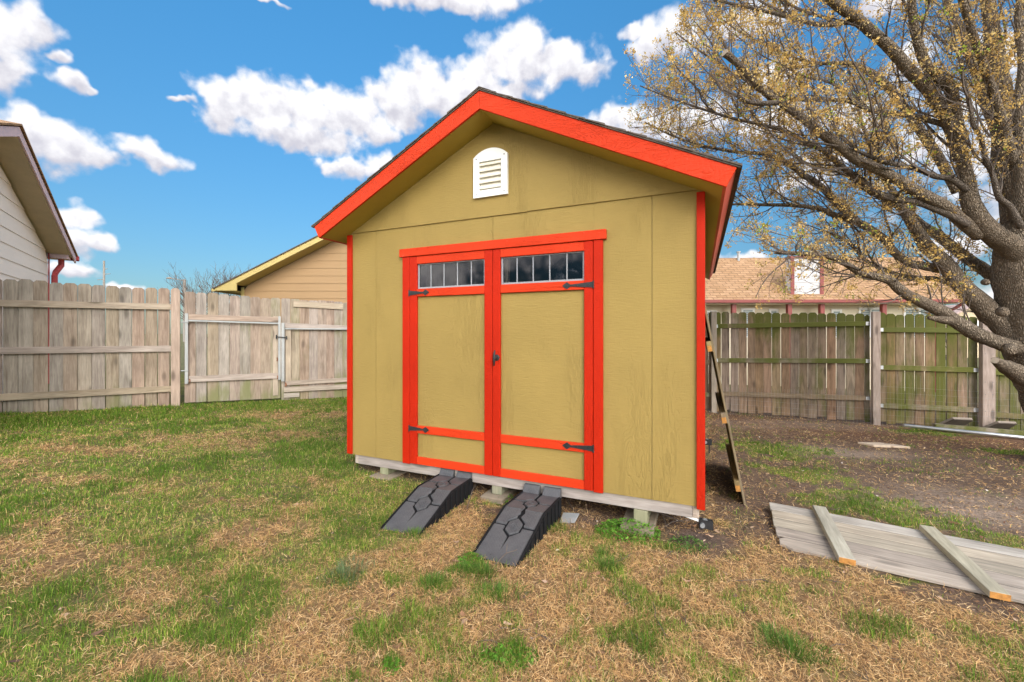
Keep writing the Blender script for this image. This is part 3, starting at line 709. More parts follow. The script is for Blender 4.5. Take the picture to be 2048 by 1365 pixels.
m = MB(); m.box(-.02, .022, -.03, -.0145, .3, ez0+.1); m.build('corner_trim', M_redfade, ph)
# tan house
th_ = thing('gable_house', 'tan clapboard house with mustard rake boards behind the gate', 'house', (0, 11.2, 0))
xe, zx, sx = -7.58, 2.47, .503; xap = -2.5
zr = lambda x: zx+sx*(x-xe) if x < xap else zx+sx*(2*xap-x-xe)
m = MB(); inv = lambda z: xe+(z+.13-zx)/sx
lap(m, lambda z: max(-7.1, inv(z)), lambda z: min(2.1, 2*xap-inv(z)), .25, zr(xap)-.13, .2)
m.box(-7.1, 2.1, .021, 7, .1, 2.3); m.build('siding_wall', M_tan, th_)
m = MB(); m.box(-7.16, -7.08, -.03, -.0145, .2, 2.55); m.build('corner_trim', M_yellow, th_)
for s in (-1, 1):
    X = lambda d: xap+s*d; D = xap-xe; zt = zr(xap)
    m = MB(); m.prism([(X(0), -.4, zt-.14), (X(0), -.4, zt), (X(D), -.4, zt-sx*D), (X(D), -.4, zt-.05-sx*D), (X(D-.56), -.4, zt-.05-sx*D), (X(D-.56), -.4, zt-.14-sx*(D-.56))], (0, -.025, 0)); m.build('rake_fascia', M_yellow, th_)
    m = MB(); m.prism([(X(0), -.399, zt-.145), (X(0), -.399, zt-.125), (X(D-.5), -.399, zt-.125-sx*(D-.5)), (X(D-.5), -.399, zt-.145-sx*(D-.5))], (0, .5, 0)); m.build('soffit', M_yellow, th_)
    m = MB(); m.prism([(X(0), -.45, zt+.002), (X(0), -.45, zt+.03), (X(D+.03), -.45, zt+.03-sx*(D+.03)), (X(D+.03), -.45, zt+.002-sx*(D+.03))], (0, 8, 0)); m.build('shingle_roof', M_shin, th_)
m = MB(); m.box(-7.52, -7.16, -.399, 6, 2.425, 2.44); m.build('eave_soffit', M_yellow, th_)
m = MB(); m.box(-7.66, -7.585, -.42, 6.5, 2.40, 2.47); m.build('gutter', M_yellow, th_)
# house with salmon roof beyond the right fence
rh = thing('hip_roof_house', 'cream house with salmon shingle roof and white chimney beyond the right fence', 'house', (0, 13.0, 0), R(-1.5))
ez_, ex0, ex1 = 2.33, 2.5, 13.75
m = MB(); lap(m, lambda z: ex0, lambda z: 13.1, -.6, 2.25, .2); m.box(ex0, 13.1, .021, 6, -.6, 2.3); o = m.build('siding_wall', M_creamw, rh); o.location.y = .55
rz = 4.02; ry = 2.3
m = MB(); m.add([(ex0, 0, ez_), (ex1, 0, ez_), (14.3, ry, rz), (ex0, ry, rz), (ex1, 5.0, ez_), (ex0, 5.0, ez_), (ex0, 0, ez_-.02), (ex1, 0, ez_-.02), (ex1, 5.0, ez_-.02), (ex0, 5.0, ez_-.02)], [(0,1,2,3), (1,4,2), (3,2,4,5), (6,9,8,7), (0,6,7,1), (1,7,8,4)])
o = m.build('shingle_roof', M_hshin, rh); uvroof(o)
m = MB(); m.box(ex0, ex1+.02, -.12, -.002, ez_-.085, ez_+.012); m.build('gutter', M_hgut, rh, .01)
m = MB(); m.box(ex0, 13.3, .0, .6, ez_-.11, ez_-.03); m.build('soffit', M_creamw, rh)
for px in (1463, 1571, 1634, 1753):
    x = (px-1024)/F*13.05; m = MB(); m.box(x-.06, x+.06, .05, .17, -.6, ez_-.111); m.build('porch_post', M_hgut, rh)
m = MB(); m.tube([(13.5, -.05, ez_-.06), (13.35, .1, ez_-.25), (13.12, .45, ez_-.45), (13.12, .45, -.5)], .045, 8); m.build('downspout', M_hgut, rh)
for px0, px1, zt in ((1405, 1427, 2.05), (1474, 1500, 2.12), (1528, 1546, 2.1), (1648, 1668, 2.08), (1700, 1746, 2.14), (1786, 1846, 2.13)):
    x0, x1 = (px0-1024)/F*13.55, (px1-1024)/F*13.55
    m = MB(); m.box(x0, x0+.06, .50, .534, 1.2, zt); m.box(x1-.06, x1, .50, .534, 1.2, zt); m.box(x0+.061, x1-.061, .50, .533, zt-.06, zt); m.box(x0+.061, x1-.061, .50, .533, 1.2, 1.25)
    if x1-x0 > .6: m.box((x0+x1)/2-.03, (x0+x1)/2+.03, .502, .533, 1.251, zt-.061)
    wn = m.build('window', M_white, rh)
    m = MB(); m.box(x0+.05, x1-.05, .515, .53, 1.22, zt-.03); m.build('pane', M_blind, wn)
cx0, cx1 = (1572-1024)/F*13.3, (1633-1024)/F*13.3
m = MB(); lap(m, lambda z: cx0, lambda z: cx1, 2.3, 3.66, .2); m.box(cx0, cx1, .021, .26, 2.3, 3.66); o = m.build('chimney', M_chim, rh); o.location.y = .3
m = MB(); m.box(cx0-.02, cx0+.09, -.03, -.0145, 2.42, 3.66); m.box(cx1-.09, cx1+.02, -.03, -.0145, 2.42, 3.66); m.box(cx0-.03, cx1+.03, -.035, .28, 3.661, 3.72); m.build('chimney_trim', M_hgut, o)
m = MB(); m.tube([(7.95, ry-.15, rz-.3), (7.95, ry-.15, rz+.16)], .045, 8); m.tube([(7.95, ry-.15, rz+.16), (7.95, ry-.15, rz+.2)], .07, 8); m.build('roof_vent_pipe', M_galvp, rh)
# distant house
dh = thing('gable_house', 'small distant tan gabled house right of the tree limbs', 'house', (34.6, 32, 0))
m = MB(); m.prism([(-1.2, 0, -.6), (1.6, 0, -.6), (1.6, 0, 2.7), (.1, 0, 3.35), (-1.2, 0, 2.75)], (0, 6, 0)); m.build('wall', M_dist, dh)
m = MB(); m.prism([(.1, -.4, 3.42), (.1, -.4, 3.55), (-1.6, -.4, 2.75), (-1.6, -.4, 2.62)], (0, 7, 0)); m.prism([(.1001, -.4, 3.42), (.1001, -.4, 3.55), (3.0, .5, 3.75), (4.5, .5, 2.6), (2.0, -.4, 2.55)], (0, 6.9, 0)); m.build('roof', M_droof, dh)
m = MB(); m.box(.35, .75, -.03, -.002, 1.0, 2.3); m.build('window', M_white, dh)
# pole, lamp
up_ = thing('utility_pole', 'tall grey utility pole with thin arms far behind the left fence', 'pole', at(208, 640, 60))
up_.location.z = 0; k = 60/F
m = MB(); m.tube([(0, 0, 0), (0, 0, 1.33+145*k)], [.16, .12], 8); m.build('pole_shaft', M_polew, up_)
for dz, x0, x1 in ((118, -.05, .9), (128, 0, .5), (107, -.95, .1), (94, 0, .8)):
    m = MB(); m.tube([(x0, 0, 1.33+dz*k), (x1, 0, 1.33+dz*k+.08)], .045, 5); m.build('crossarm', M_polew, up_)
sl_ = thing('street_lamp', 'thin street lamp with long arm in front of the bare shrub', 'street lamp', at(369, 640, 45)); sl_.location.z = 0; k = 45/F
m = MB(); m.tube([(0, 0, 0), (0, 0, 1.33+108*k)], .14, 8); m.build('lamp_post', M_polew, sl_)
m = MB(); m.tube([(0, 0, 1.33+104*k), (-.7, 0, 1.33+108*k), (-1.4, 0, 1.33+110*k)], .04, 6); m.build('lamp_arm', M_polew, sl_)
m = MB(); m.tube([(-1.35, 0, 1.33+110*k), (-1.6, 0, 1.33+110.5*k), (-1.95, 0, 1.33+110*k)], [.05, .13, .05], 8); m.build('lamp_head', M_polew, sl_)

# ------------------------------------------------------------------ trees
def catmull(P, sub):
    out = []
    for i in range(len(P)-1):
        p0 = P[max(i-1, 0)]; p1 = P[i]; p2 = P[i+1]; p3 = P[min(i+2, len(P)-1)]
        for k in range(sub):
            t = k/sub
            out.append(.5*((2*p1)+(-p0+p2)*t+(2*p0-5*p1+4*p2-p3)*t*t+(-p0+3*p1-3*p2+p3)*t**3))
    out.append(P[-1]); return out
def limb3d(pts, ya, yb):
    n = len(pts); P = []
    for i, (px, py, r) in enumerate(pts):
        Y = ya+(yb-ya)*i/(n-1); p = at(px, py, Y); P.append(np.array([p.x, p.y, p.z, r/F*Y*.74]))
    return catmull(P, 4)
LIMBS = {  # photo-surveyed centre lines: (x, y, half width) and depth at both ends
 'A': ([(2050,700,22),(2010,690,19),(1986,682,18),(1953,668,18),(1921,650,17),(1897,633,16),(1873,618,16),(1841,603,14),(1813,589,13),(1792,573,12),(1776,560,11),(1722,546,9),(1693,529,8),(1657,513,7),(1608,508,6),(1550,505,5)], 5.0, 4.8),
 'A2': ([(1910,642,14),(1885,640,10),(1858,636,5)], 4.95, 4.8),
 'S': ([(2110,790,34),(2074,761,29),(2042,750,25),(2018,737,19),(2002,729,14),(1990,721,9)], 4.95, 4.6),
 'B': ([(2040,690,28),(2000,645,26),(1953,600,23),(1921,568,20),(1886,524,18),(1853,492,16),(1831,459,14),(1809,421,12),(1787,404,11),(1760,392,9),(1725,375,6),(1690,350,4),(1640,335,3)], 5.05, 5.8),
 'B2': ([(1890,540,13),(1853,533,11),(1820,527,10),(1787,503,10),(1771,481,10),(1743,461,10),(1710,443,9),(1661,428,7),(1640,418,6),(1582,411,5),(1520,410,4),(1468,409,3),(1430,415,2)], 5.4, 5.9),
 'G': ([(1714,443,9),(1688,421,9),(1661,393,9),(1633,366,8),(1604,349,8),(1587,334,7),(1560,320,6),(1525,308,5),(1464,303,4),(1400,290,3),(1340,270,2),(1290,245,1.5)], 5.8, 5.6),
 'C': ([(1960,470,18),(1930,448,16),(1903,424,15),(1881,408,15),(1842,388,14),(1815,373,14),(1787,355,13),(1754,338,12),(1714,320,12),(1688,300,11),(1662,281,11),(1633,259,10),(1600,233,10),(1561,205,9),(1536,190,8.5),(1512,168,8.5),(1490,143,8.5),(1468,121,8.5),(1449,106,10)], 4.9, 4.1),
 'C2': ([(1561,205,7),(1530,207,6.5),(1500,205,5.5),(1475,192,5),(1443,179,4.5)], 4.25, 4.1),
 'D': ([(2045,515,30),(2013,487,27),(1975,460,24),(1945,418,21),(1935,370,17),(1925,320,15),(1916,262,14),(1908,212,13),(1901,180,12.5),(1881,163,12),(1859,141,12),(1844,110,11),(1833,77,10),(1826,33,9.5),(1822,-10,9),(1812,-120,7),(1795,-300,3)], 4.95, 4.2),
 'E': ([(1922,320,15),(1905,265,15),(1885,222,14.5),(1853,176,14),(1820,143,14),(1793,110,13.5),(1767,84,13),(1736,57,13),(1705,33,12),(1677,13,11),(1650,-8,10),(1600,-60,8),(1530,-130,5),(1470,-200,2)], 4.75, 4.0),
 'F': ([(2050,500,38),(2035,420,34),(2020,330,31),(2010,250,28),(2002,190,24),(1993,130,19),(1984,60,16),(1976,0,14),(1966,-140,9),(1950,-320,4)], 5.05, 5.2),
 'F2': ([(2050,440,26),(2044,320,18),(2040,210,13),(2046,130,10),(2038,40,9),(2050,-100,6),(2040,-260,3)], 4.85, 4.6),
 'H': ([(2025,590,16),(1985,552,15),(1930,514,13),(1875,470,12),(1842,448,10),(1800,405,8),(1760,345,6),(1735,280,4),(1715,215,2.5)], 5.3, 6.6),
 'J': ([(1935,450,9),(1903,432,9),(1868,417,9),(1840,406,9),(1820,402,9),(1793,399,9),(1763,391,8.5),(1736,373,8),(1714,355,8),(1688,338,7),(1666,318,7),(1644,300,6),(1613,287,6),(1572,263,5),(1501,245,4),(1462,236,3.5),(1400,217,3),(1330,192,2),(1280,172,1.5)], 4.8, 4.7),
 'J2': ([(1935,382,8),(1901,358,7.5),(1870,353,7),(1831,338,6),(1782,327,6),(1743,314,5),(1714,303,4),(1660,290,3),(1600,283,2)], 4.75, 4.4),
 'K': ([(2042,455,9),(2018,413,8),(1998,395,7),(1985,350,6),(1971,316,6),(1960,272,5),(1947,250,5),(1938,198,4.5),(1927,154,4),(1915,100,2.5)], 4.7, 4.3),
 'L': ([(2008,290,14),(1990,250,13),(1974,210,12),(1955,150,11),(1938,110,9.5),(1925,66,9),(1908,33,8),(1892,0,7),(1870,-90,5),(1850,-220,2)], 5.1, 5.4),
 'M': ([(1915,385,12),(1880,320,11),(1850,275,11),(1820,231,10),(1787,187,10),(1754,154,9),(1732,141,8),(1699,127,6),(1644,127,4.5),(1600,120,3.5),(1540,95,3),(1480,65,2),(1420,20,1.5)], 5.2, 5.9),
 'N': ([(1910,262,7),(1875,246,7),(1820,231,7),(1776,226,6.5),(1736,220,6),(1705,204,5.5),(1666,200,5),(1600,200,4),(1540,185,3),(1480,155,2.5),(1410,110,2),(1350,65,1.5)], 4.7, 4.9),
 'O': ([(1736,57,7),(1700,45,6.5),(1660,50,6),(1630,48,5.5),(1590,38,5),(1520,20,4),(1450,5,3),(1390,-10,2)], 4.35, 4.2),
 'P': ([(2085,560,26),(2160,460,22),(2260,330,17),(2360,190,12),(2430,60,8),(2480,-80,4)], 5.0, 5.2),
 'Q': ([(2062,480,24),(2095,370,20),(2125,240,16),(2150,100,12),(2165,-60,8),(2170,-260,3)], 5.1, 5.8),
 'T': ([(2075,620,18),(2150,560,15),(2250,510,11),(2350,470,8),(2440,440,4)], 4.8, 3.9),
 'U': ([(2035,350,12),(1990,200,10),(1930,20,8),(1880,-160,5),(1840,-320,2)], 4.9, 3.6),
 'V': ([(1970,640,12),(1935,590,9),(1880,560,7),(1830,556,6),(1780,545,5),(1730,520,4),(1690,480,3),(1640,460,2)], 5.2, 6.3),
}
TRUNK = [(2195,985,66),(2165,905,58),(2135,830,54),(2105,760,51),(2080,700,50),(2068,640,49),(2060,580,50),(2053,530,47),(2050,480,42),(2048,445,36)]
tree = thing('pear_tree', 'large tree with grey furrowed trunk and small yellow buds over the right fence', 'tree', at(2195, 985, 5.0)); torg = Vector(tree.location)
def rough_tube(P, n, amp, name, mat, cap_end=None):
    m = MB(); pts = [Vector(p[:3])-torg for p in P]; rad = [p[3] for p in P]
    m.tube(pts, rad, n); o = m.build(name, mat, tree, smooth=True)
    for v in o.data.vertices[:len(pts)*n]:
        i = v.index//n; k = v.index % n; c = pts[i]
        f = 1+amp*(math.sin(k*2.4+i*.9)+.7*math.sin(k*4.1-i*1.7)+.6*rng.uniform(-1, 1)); v.co = c+(v.co-c)*f
    o.data.update(); return o
TP = catmull([np.array([*at(px, py, 5.0), r/F*5.0]) for px, py, r in TRUNK], 4)
rough_tube(TP, 26, .035, 'trunk', M_bark)
L3 = {}
for k, (pts, ya, yb) in LIMBS.items():
    P = limb3d(pts, ya, yb); L3[k] = P
    big = max(p[3] for p in P) > .05
    o = rough_tube(P, 14 if big else 9, .05 if big else .03, 'limb', M_bark if big else M_bark2)
    if k in ('A', 'C', 'C2', 'S'):
        e = Vector(P[-1][:3])-torg; d = (Vector(P[-1][:3])-Vector(P[-2][:3])).normalized()
        m = MB(); m.tube([e-d*.004, e+d*.003], P[-1][3]*.93, 10); m.build('sawn_end', M_cut, o)
# knots on the trunk
for px, py, Y, r in ((2008, 625, 4.78, .045), (2022, 700, 4.75, .05), (1973, 565, 4.9, .03)):
    p = at(px, py, Y)-torg; m = MB(); m.tube([p+Vector((.05, .06, .01)), p+Vector((.01, .02, 0)), p+Vector((-.03, -.03, -.01)), p+Vector((-.04, -.045, -.012))], [r*1.3, r*1.1, r, r*.55], 10); m.build('knot', M_bark, tree, smooth=True)
# branchlets
def left_edge(py):
    T = [(-400, 1420), (0, 1375), (60, 1325), (105, 1245), (200, 1228), (290, 1240), (330, 1300), (400, 1440), (560, 1440), (625, 1500)]
    for (y0, x0), (y1, x1) in zip(T, T[1:]):
        if py <= y1: return x0+(x1-x0)*(py-y0)/(y1-y0)
    return 1640
def okpt(p):
    if p[1] < 2.6: return False
    px = 1024+F*p[0]/p[1]; py = HY-F*(p[2]-ZC)/p[1]
    return px > left_edge(py)+rng.uniform(0, 22) and py < 628-max(0, 30*math.sin(px*.02))-(px > 1950)*60
def rv(): 
    v = Vector((rng.gauss(0, 1), rng.gauss(0, 1), rng.gauss(0, 1))); return v.normalized()
tw = MB(); buds = []; BR = (0.5, .5, .5)
def shoot(p, d, ln, r0, nseg, lvl, upb):
    pts = [p]; rad = [r0]; q = p.copy(); dd = d.copy(); st = ln/nseg
    for i in range(nseg):
        dd = (dd+rv()*(.26 if lvl < 3 else .34)+Vector((0, 0, upb))).normalized(); q = q+dd*st
        pts.append(q.copy()); rad.append(max(r0*(1-.75*(i+1)/nseg), .0011))
    return pts, rad
def perp(t):
    v = rv(); v = v-t*v.dot(t); return v.normalized()
cnt = [0, 0, 0]
def grow(p, d, ln, r0, lvl):
    nseg = (6 if ln < 1 else 11) if lvl == 1 else (5 if lvl == 2 else 3)
    pts, rad = shoot(p, d, ln, r0, nseg, lvl, .06 if lvl < 3 else .12)
    if not okpt(pts[-1]) and not okpt(pts[len(pts)//2]): return
    ok = [okpt(q) for q in pts]
    while len(pts) > 2 and not ok[len(pts)-1]: pts.pop(); rad.pop()
    if len(pts) < 3: return
    tw.tube([q-torg for q in pts], rad, 4 if lvl == 1 else 3, BR, cap=False); cnt[lvl-1] += 1
    if lvl == 3:
        
        q_ = pts[-1]; lf2 = 1024+F*q_[0]/q_[1] < 1600
        if rng.random() < (.85 if lf2 else .56): buds.append(pts[-1])
        if rng.random() < (.4 if lf2 else .16): buds.append(pts[1])
        return
    step = (.095 if ln < 1 else .14) if lvl == 1 else .066
    acc = rng.uniform(.03, .1); 
    for i in range(len(pts)-1):
        seg = pts[i+1]-pts[i]; Ls = seg.length
        while acc < Ls:
            q = pts[i]+seg*(acc/Ls); t = seg.normalized()
            nd = (t*rng.uniform(.35, .9)+perp(t)*.8+Vector((0, 0, .22))).normalized()
            if lvl == 1: grow(q, nd, rng.uniform(.18, .48)*(1-.4*i/len(pts)), rad[i]*.55, 2)
            else: grow(q, nd, rng.uniform(.05, .17), .0024, 3)
            acc += step*rng.uniform(.6, 1.6)
        acc -= Ls
    buds.append(pts[-1])
for k, P in L3.items():
    if k in ('S', 'A2'): continue
    rmax = P[0][3]; acc = .05
    far = k in 'PQTU'
    for i in range(int(len(P)*.12), len(P)-1):
        a = Vector(P[i][:3]); b_ = Vector(P[i+1][:3]); seg = b_-a; Ls = seg.length; t = seg.normalized(); r = P[i][3]
        stepl = (.19 if r > .05 else .115 if r > .025 else .085)*(2.0 if far else 1)*(1.5 if k in ('C', 'C2') else 1.25 if k in ('D', 'F', 'F2', 'E') else .72 if k in ('A', 'B2', 'V', 'H') else 1)
        while acc < Ls:
            q = a+seg*(acc/Ls)
            up = .3 if k not in ('A', 'B2', 'V') else rng.choice([.35, .1, -.35])
            nd = (t*rng.uniform(.3, 1.0)+perp(t)*.85+Vector((-.10, 0, up))).normalized()
            if rng.random() < .22: grow(q, (t*.9+perp(t)*.42+Vector((-.12, 0, up*.6))).normalized(), rng.uniform(1.1, 2.0), min(.015, r*.65), 1)
            else: grow(q, nd, rng.uniform(.30, .9)*(1.15 if r < .03 else .9), min(.010, r*.6), 1)
            acc += stepl*rng.uniform(.6, 1.5)
        acc -= Ls
    if k not in ('A', 'C', 'C2'):
        grow(Vector(P[-1][:3]), (Vector(P[-1][:3])-Vector(P[-3][:3])).normalized(), .7, P[-1][3]*.9, 1)
twigs = tw.build('twigs', M_twig, tree)
print('twigs', cnt, 'buds', len(buds))

def quads_obj(name, V, mat, col, parent=None, loc=(0,0,0)):         # V: (n, m, 3), m = 4 or 6 (two quads)
    n, m = V.shape[:2]; me = bpy.data.meshes.new(name)
    me.vertices.add(n*m); me.vertices.foreach_set('co', V.astype(np.float32).ravel())
    if m == 4: idx = np.arange(n*4).reshape(n, 4)
    else:
        b = (np.arange(n)*6)[:, None]; idx = np.concatenate([b+np.array([[0,1,3,2]]), b+np.array([[2,3,5,4]])], 1).reshape(-1, 4)
    k = len(idx); me.loops.add(k*4); me.loops.foreach_set('vertex_index', idx.ravel().astype(np.int32))
    me.polygons.add(k); me.polygons.foreach_set('loop_start', (np.arange(k)*4).astype(np.int32))
    try: me.polygons.foreach_set('loop_total', np.full(k, 4, np.int32))
    except Exception: pass
    a = me.attributes.new('col', 'FLOAT_COLOR', 'POINT')
    cc = np.ones((n, m, 4), np.float32); cc[:, :, :3] = col[:, None, :]; a.data.foreach_set('color', cc.ravel())
    me.update(calc_edges=True); me.materials.append(mat)
    o = bpy.data.objects.new(name, me); C.objects.link(o); o.location = loc
    if parent: o.parent = parent
    return o
# bud clusters: each a loose tuft of tiny leaves
bp = np.array([list(Vector(b)-torg) for b in buds]); nb = len(bp)
def tufts(cent, per, rad, s0, s1, cols, wts):
    n = len(cent)*per; c = np.repeat(cent, per, 0)+nrs.normal(0, rad, (n, 3))
    a = nrs.normal(0, 1, (n, 3)); a /= np.linalg.norm(a, axis=1)[:, None]
    b = np.cross(a, nrs.normal(0, 1, (n, 3))); b /= np.linalg.norm(b, axis=1)[:, None]
    s = nrs.uniform(s0, s1, (n, 1)); w = s*nrs.uniform(.45, .8, (n, 1))
    V = np.stack([c-a*s, c+b*w, c+a*s, c-b*w], 1)
    ci = nrs.choice(len(cols), len(cent), p=wts); col = np.repeat(np.array(cols)[ci], per, 0)*nrs.uniform(.75, 1.25, (n, 1))
    return V, col
bc = [(.66, .44, .14), (.56, .35, .10), (.70, .52, .22), (.40, .23, .09), (.38, .44, .08)]
V, col = tufts(bp, 7, .013, .006, .0125, bc, [.36, .27, .24, .09, .04])
big = bp[nrs.rand(nb) < .20]
V2, col2 = tufts(big, 15, .026, .010, .018, bc[:3]+[(.36, .42, .05)], [.52, .22, .20, .06])
quads_obj('bud_clusters', np.concatenate([V, V2]), M_leaf, np.concatenate([col, col2]), tree)

# bare shrub behind the left fence, hazy bare trees on the right
def bare(name, label, base, h, spread, n0, seed, depth=4, r0=.05):
    r_ = random.Random(seed); t = thing(name, label, 'tree', base)
    m = MB()
    def g(p, d, ln, r, lv):
        pts = [p]; q = p.copy(); dd = d.copy()
        for i in range(4):
            dd = (dd+Vector((r_.gauss(0, .14), r_.gauss(0, .14), .05))).normalized(); q = q+dd*ln/4; pts.append(q.copy())
        m.tube(pts, [r*(1-.13*i) for i in range(5)], 4, (.5, .5, .5), cap=False)
        if lv == 0: return
        for i in range(r_.randint(3, 4)):
            b = pts[r_.randint(2, 4)]; nd = (dd+Vector((r_.gauss(0, .5), r_.gauss(0, .5), r_.uniform(-.1, .4)))).normalized(); g(b, nd, ln*r_.uniform(.55, .8), r*.6, lv-1)
    for i in range(n0):
        a = i*6.28/n0+r_.random(); g(Vector((0, 0, 0)), Vector((math.cos(a)*spread, math.sin(a)*spread, 1)).normalized(), h*.42, r0, depth)
    m.build('branches', M_twig, t); m2 = MB(); m2.tube([(0, 0, -.6), (0, 0, .3)], r0*2.2, 8); m2.build('trunk', M_bark2, t); return t
p = at(425, 640, 24); p.z = .3; bare('bare_tree', 'bare leafless bushy tree between street lamp and tan house', p, 4.9, .42, 8, 3)
p = at(1893, 640, 30); p.z = -.5; bare('bare_tree', 'hazy bare tree between salmon roof and small distant house', p, 3.6, .5, 4, 5, 3)
p = at(1990, 640, 34); p.z = -.5; bare('bare_tree', 'hazy bare tree behind the limbs beside the big trunk', p, 5.0, .5, 4, 8, 3)

# ------------------------------------------------------------------ ground
def vnoise(x, y, seed):
    xi = np.floor(x).astype(np.int64); yi = np.floor(y).astype(np.int64); fx = x-xi; fy = y-yi
    fx = fx*fx*(3-2*fx); fy = fy*fy*(3-2*fy)
    def hsh(a, b):
        h = (a*374761393+b*668265263+seed*974634777) & 0xffffffff; h = ((h ^ (h >> 13))*1274126177) & 0xffffffff
        return ((h ^ (h >> 16)) & 0xffff)/65535.0
    return (hsh(xi, yi)*(1-fx)+hsh(xi+1, yi)*fx)*(1-fy)+(hsh(xi, yi+1)*(1-fx)+hsh(xi+1, yi+1)*fx)*fy
def fbm(x, y, s, seed, o=4):
    t = 0; a = .5; n = 0
    for i in range(o): t = t+a*vnoise(x*s+i*17.3, y*s-i*9.1, seed+i); n += a; a *= .55; s *= 2.03
    return t/n
sst = lambda v, a, b: (lambda t: t*t*(3-2*t))(np.clip((v-a)/(b-a), 0, 1))
def patch(x, y, px, py, rx, ry):
    c = ground(px, py); ax = rx*c.y/F; ay = ry*c.y*c.y/(F*1.3)
    return np.exp(-(((x-c.x)/ax)**2+((y-c.y)/ay)**2))
STRAW = [(100,1120,190,45),(40,1100,120,35),(470,1085,120,24),(390,1150,110,26),(300,1200,120,22),(550,1060,80,22),(250,1240,110,16),(480,885,90,18),(600,830,120,14),(340,880,150,12),(120,900,160,10),(330,975,70,14),(560,870,110,10),(90,1040,60,20),(480,1010,70,10),(640,960,50,14),(600,1020,60,12),(20,930,70,14),(150,960,120,9),(330,1335,130,28),(480,1345,120,30),(250,1345,60,30),(620,1290,80,40)]
GREEN = [(1540,900,95,22),(1600,945,90,20),(1690,985,70,18),(1640,1000,60,20),(1740,1020,120,26),(1840,1045,120,22),(1960,1080,120,20),(1800,1010,70,14),(1975,855,50,6),(1860,865,90,7),(1640,905,40,8),(2010,905,60,6),(1480,1200,60,16),(1580,1290,70,34),(1440,1245,60,18),(1250,1280,60,24),(1215,1135,36,22),(860,1172,42,14),(990,1195,60,24),(930,1142,50,14),(700,1160,70,20),(780,1340,26,22),(1010,1320,70,34),(920,1340,30,20),(1290,1300,50,20),(1400,1150,50,18),(1360,1260,40,14),(1480,1225,50,12),(1620,1150,60,10),(1330,1095,60,10),(990,1005,30,10),(700,960,70,30),(730,1030,60,20),(640,1110,80,22),(1860,1160,110,8),(1700,1130,80,8)]
SAND = [(1900,1000,170,30),(2020,1040,160,26),(1700,905,120,10),(1600,850,140,8),(1500,850,80,8)]
def fields(x, y):
    n1 = fbm(x, y, 1.3, 3); n2 = fbm(x, y, 4.5, 21); n3 = fbm(x, y, 13, 40, 3); n4 = fbm(x*.6, y*2.2, 2.2, 77)
    right = .63*(x-1.30)+.77*(y-2.95)
    lat = (x-X0)*math.cos(TH)+(y-Y0)*math.sin(TH); dep = -(x-X0)*math.sin(TH)+(y-Y0)*math.cos(TH)
    dirt = sst(right+(n2-.5)*.9, -.12, .30)*sst(lat, 2.9, 3.3)
    under = sst(dep, -.05, .15)*sst(lat, -.05, .05)*(1-sst(lat, 3.05, 3.2))*(dep < 4.4)
    dirt = np.maximum(dirt, under)
    near_r = patch(x, y, 1010, 1010, 90, 40)+patch(x, y, 1400, 1080, 120, 40)+patch(x, y, 1180, 1040, 60, 20)*.8
    dirt = np.maximum(dirt, np.clip(near_r, 0, 1)*(.35+.9*(n2 > .45)))
    straw = sst(x+1.30-.42*(y-1.58)+(n1-.5)*.8+(n2-.5)*.5, -.12, .25)*(1-sst(lat, -.6, -.1)*0)
    straw = straw*(1-sst(dep, .0, .2)*(lat < 0))
    for q in STRAW:
        far_q = .95 if q[1] < 1000 else 1.15
        straw = np.maximum(straw, np.clip(far_q*patch(x, y, *q)*1.05+((n2-.5)*1.6+(n3-.5)*1.4)*(patch(x, y, *q) > .08), 0, 1))
    gl = np.clip(.90+(n4-.5)*.8+(n3-.5)*1.3+(n2-.5)*.6, 0, 1)
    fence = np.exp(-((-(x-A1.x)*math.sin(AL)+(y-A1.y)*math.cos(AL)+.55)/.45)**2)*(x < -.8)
    green = gl*(1-.93*straw)
    green = np.maximum(green, fence*.9)
    straw = straw*(1-.8*fence)
    green = green*(1-.97*dirt); straw = straw*(1-.93*dirt)
    g2 = 0*x
    for q in GREEN: 
        p = patch(x, y, *q); g2 = np.maximum(g2, p)
    green = np.maximum(green, sst(g2*.9+(n3-.5)*1.0+(n2-.5)*.7, .34, .62)*(1-under))
    spots = sst(fbm(x, y, 6.5, 91, 3)+.5*(fbm(x, y, 1.7, 92, 2)-.5), .58, .67)*.85
    green = np.maximum(green, spots*(1-.85*dirt)*(1-under))
    sand = 0*x
    for q in SAND: sand = np.maximum(sand, patch(x, y, *q))
    sand = np.clip(sand*(.1+1.1*n4), 0, .7)*dirt
    return green, straw, dirt, sand, n1, n2, n3, fence, under
def gh(x, y, n2=None, n3=None):
    base = -0.02-.034*np.clip(x, -14, 14)
    return base+(fbm(x, y, 1.1, 5)-.5)*.05+(fbm(x, y, 7, 9, 3)-.5)*.022
xs = np.concatenate([[-600, -250, -100, -45, -22, -14], np.arange(-10.5, 10.51, .055), [14, 22, 45, 100, 250, 600]])
ys = np.concatenate([[-300, -80, -20, -5, -1, .3], np.arange(.8, 10.6, .055), [12, 15, 20, 30, 50, 100, 250, 700]])
GX, GY = np.meshgrid(xs, ys); gx, gy = GX.ravel(), GY.ravel()
gr, stw, drt, snd, n1, n2, n3, fen, und = fields(gx, gy)
far_ = (np.abs(gx) > 10.6) | (gy > 10.6) | (gy < .7)
gzv = np.where(far_, -0.02-.034*np.clip(gx, -14, 14)-.03, gh(gx, gy))
lat = (gx-X0)*math.cos(TH)+(gy-Y0)*math.sin(TH); dep = -(gx-X0)*math.sin(TH)+(gy-Y0)*math.cos(TH)
me = bpy.data.meshes.new('ground'); nx, ny = len(xs), len(ys)
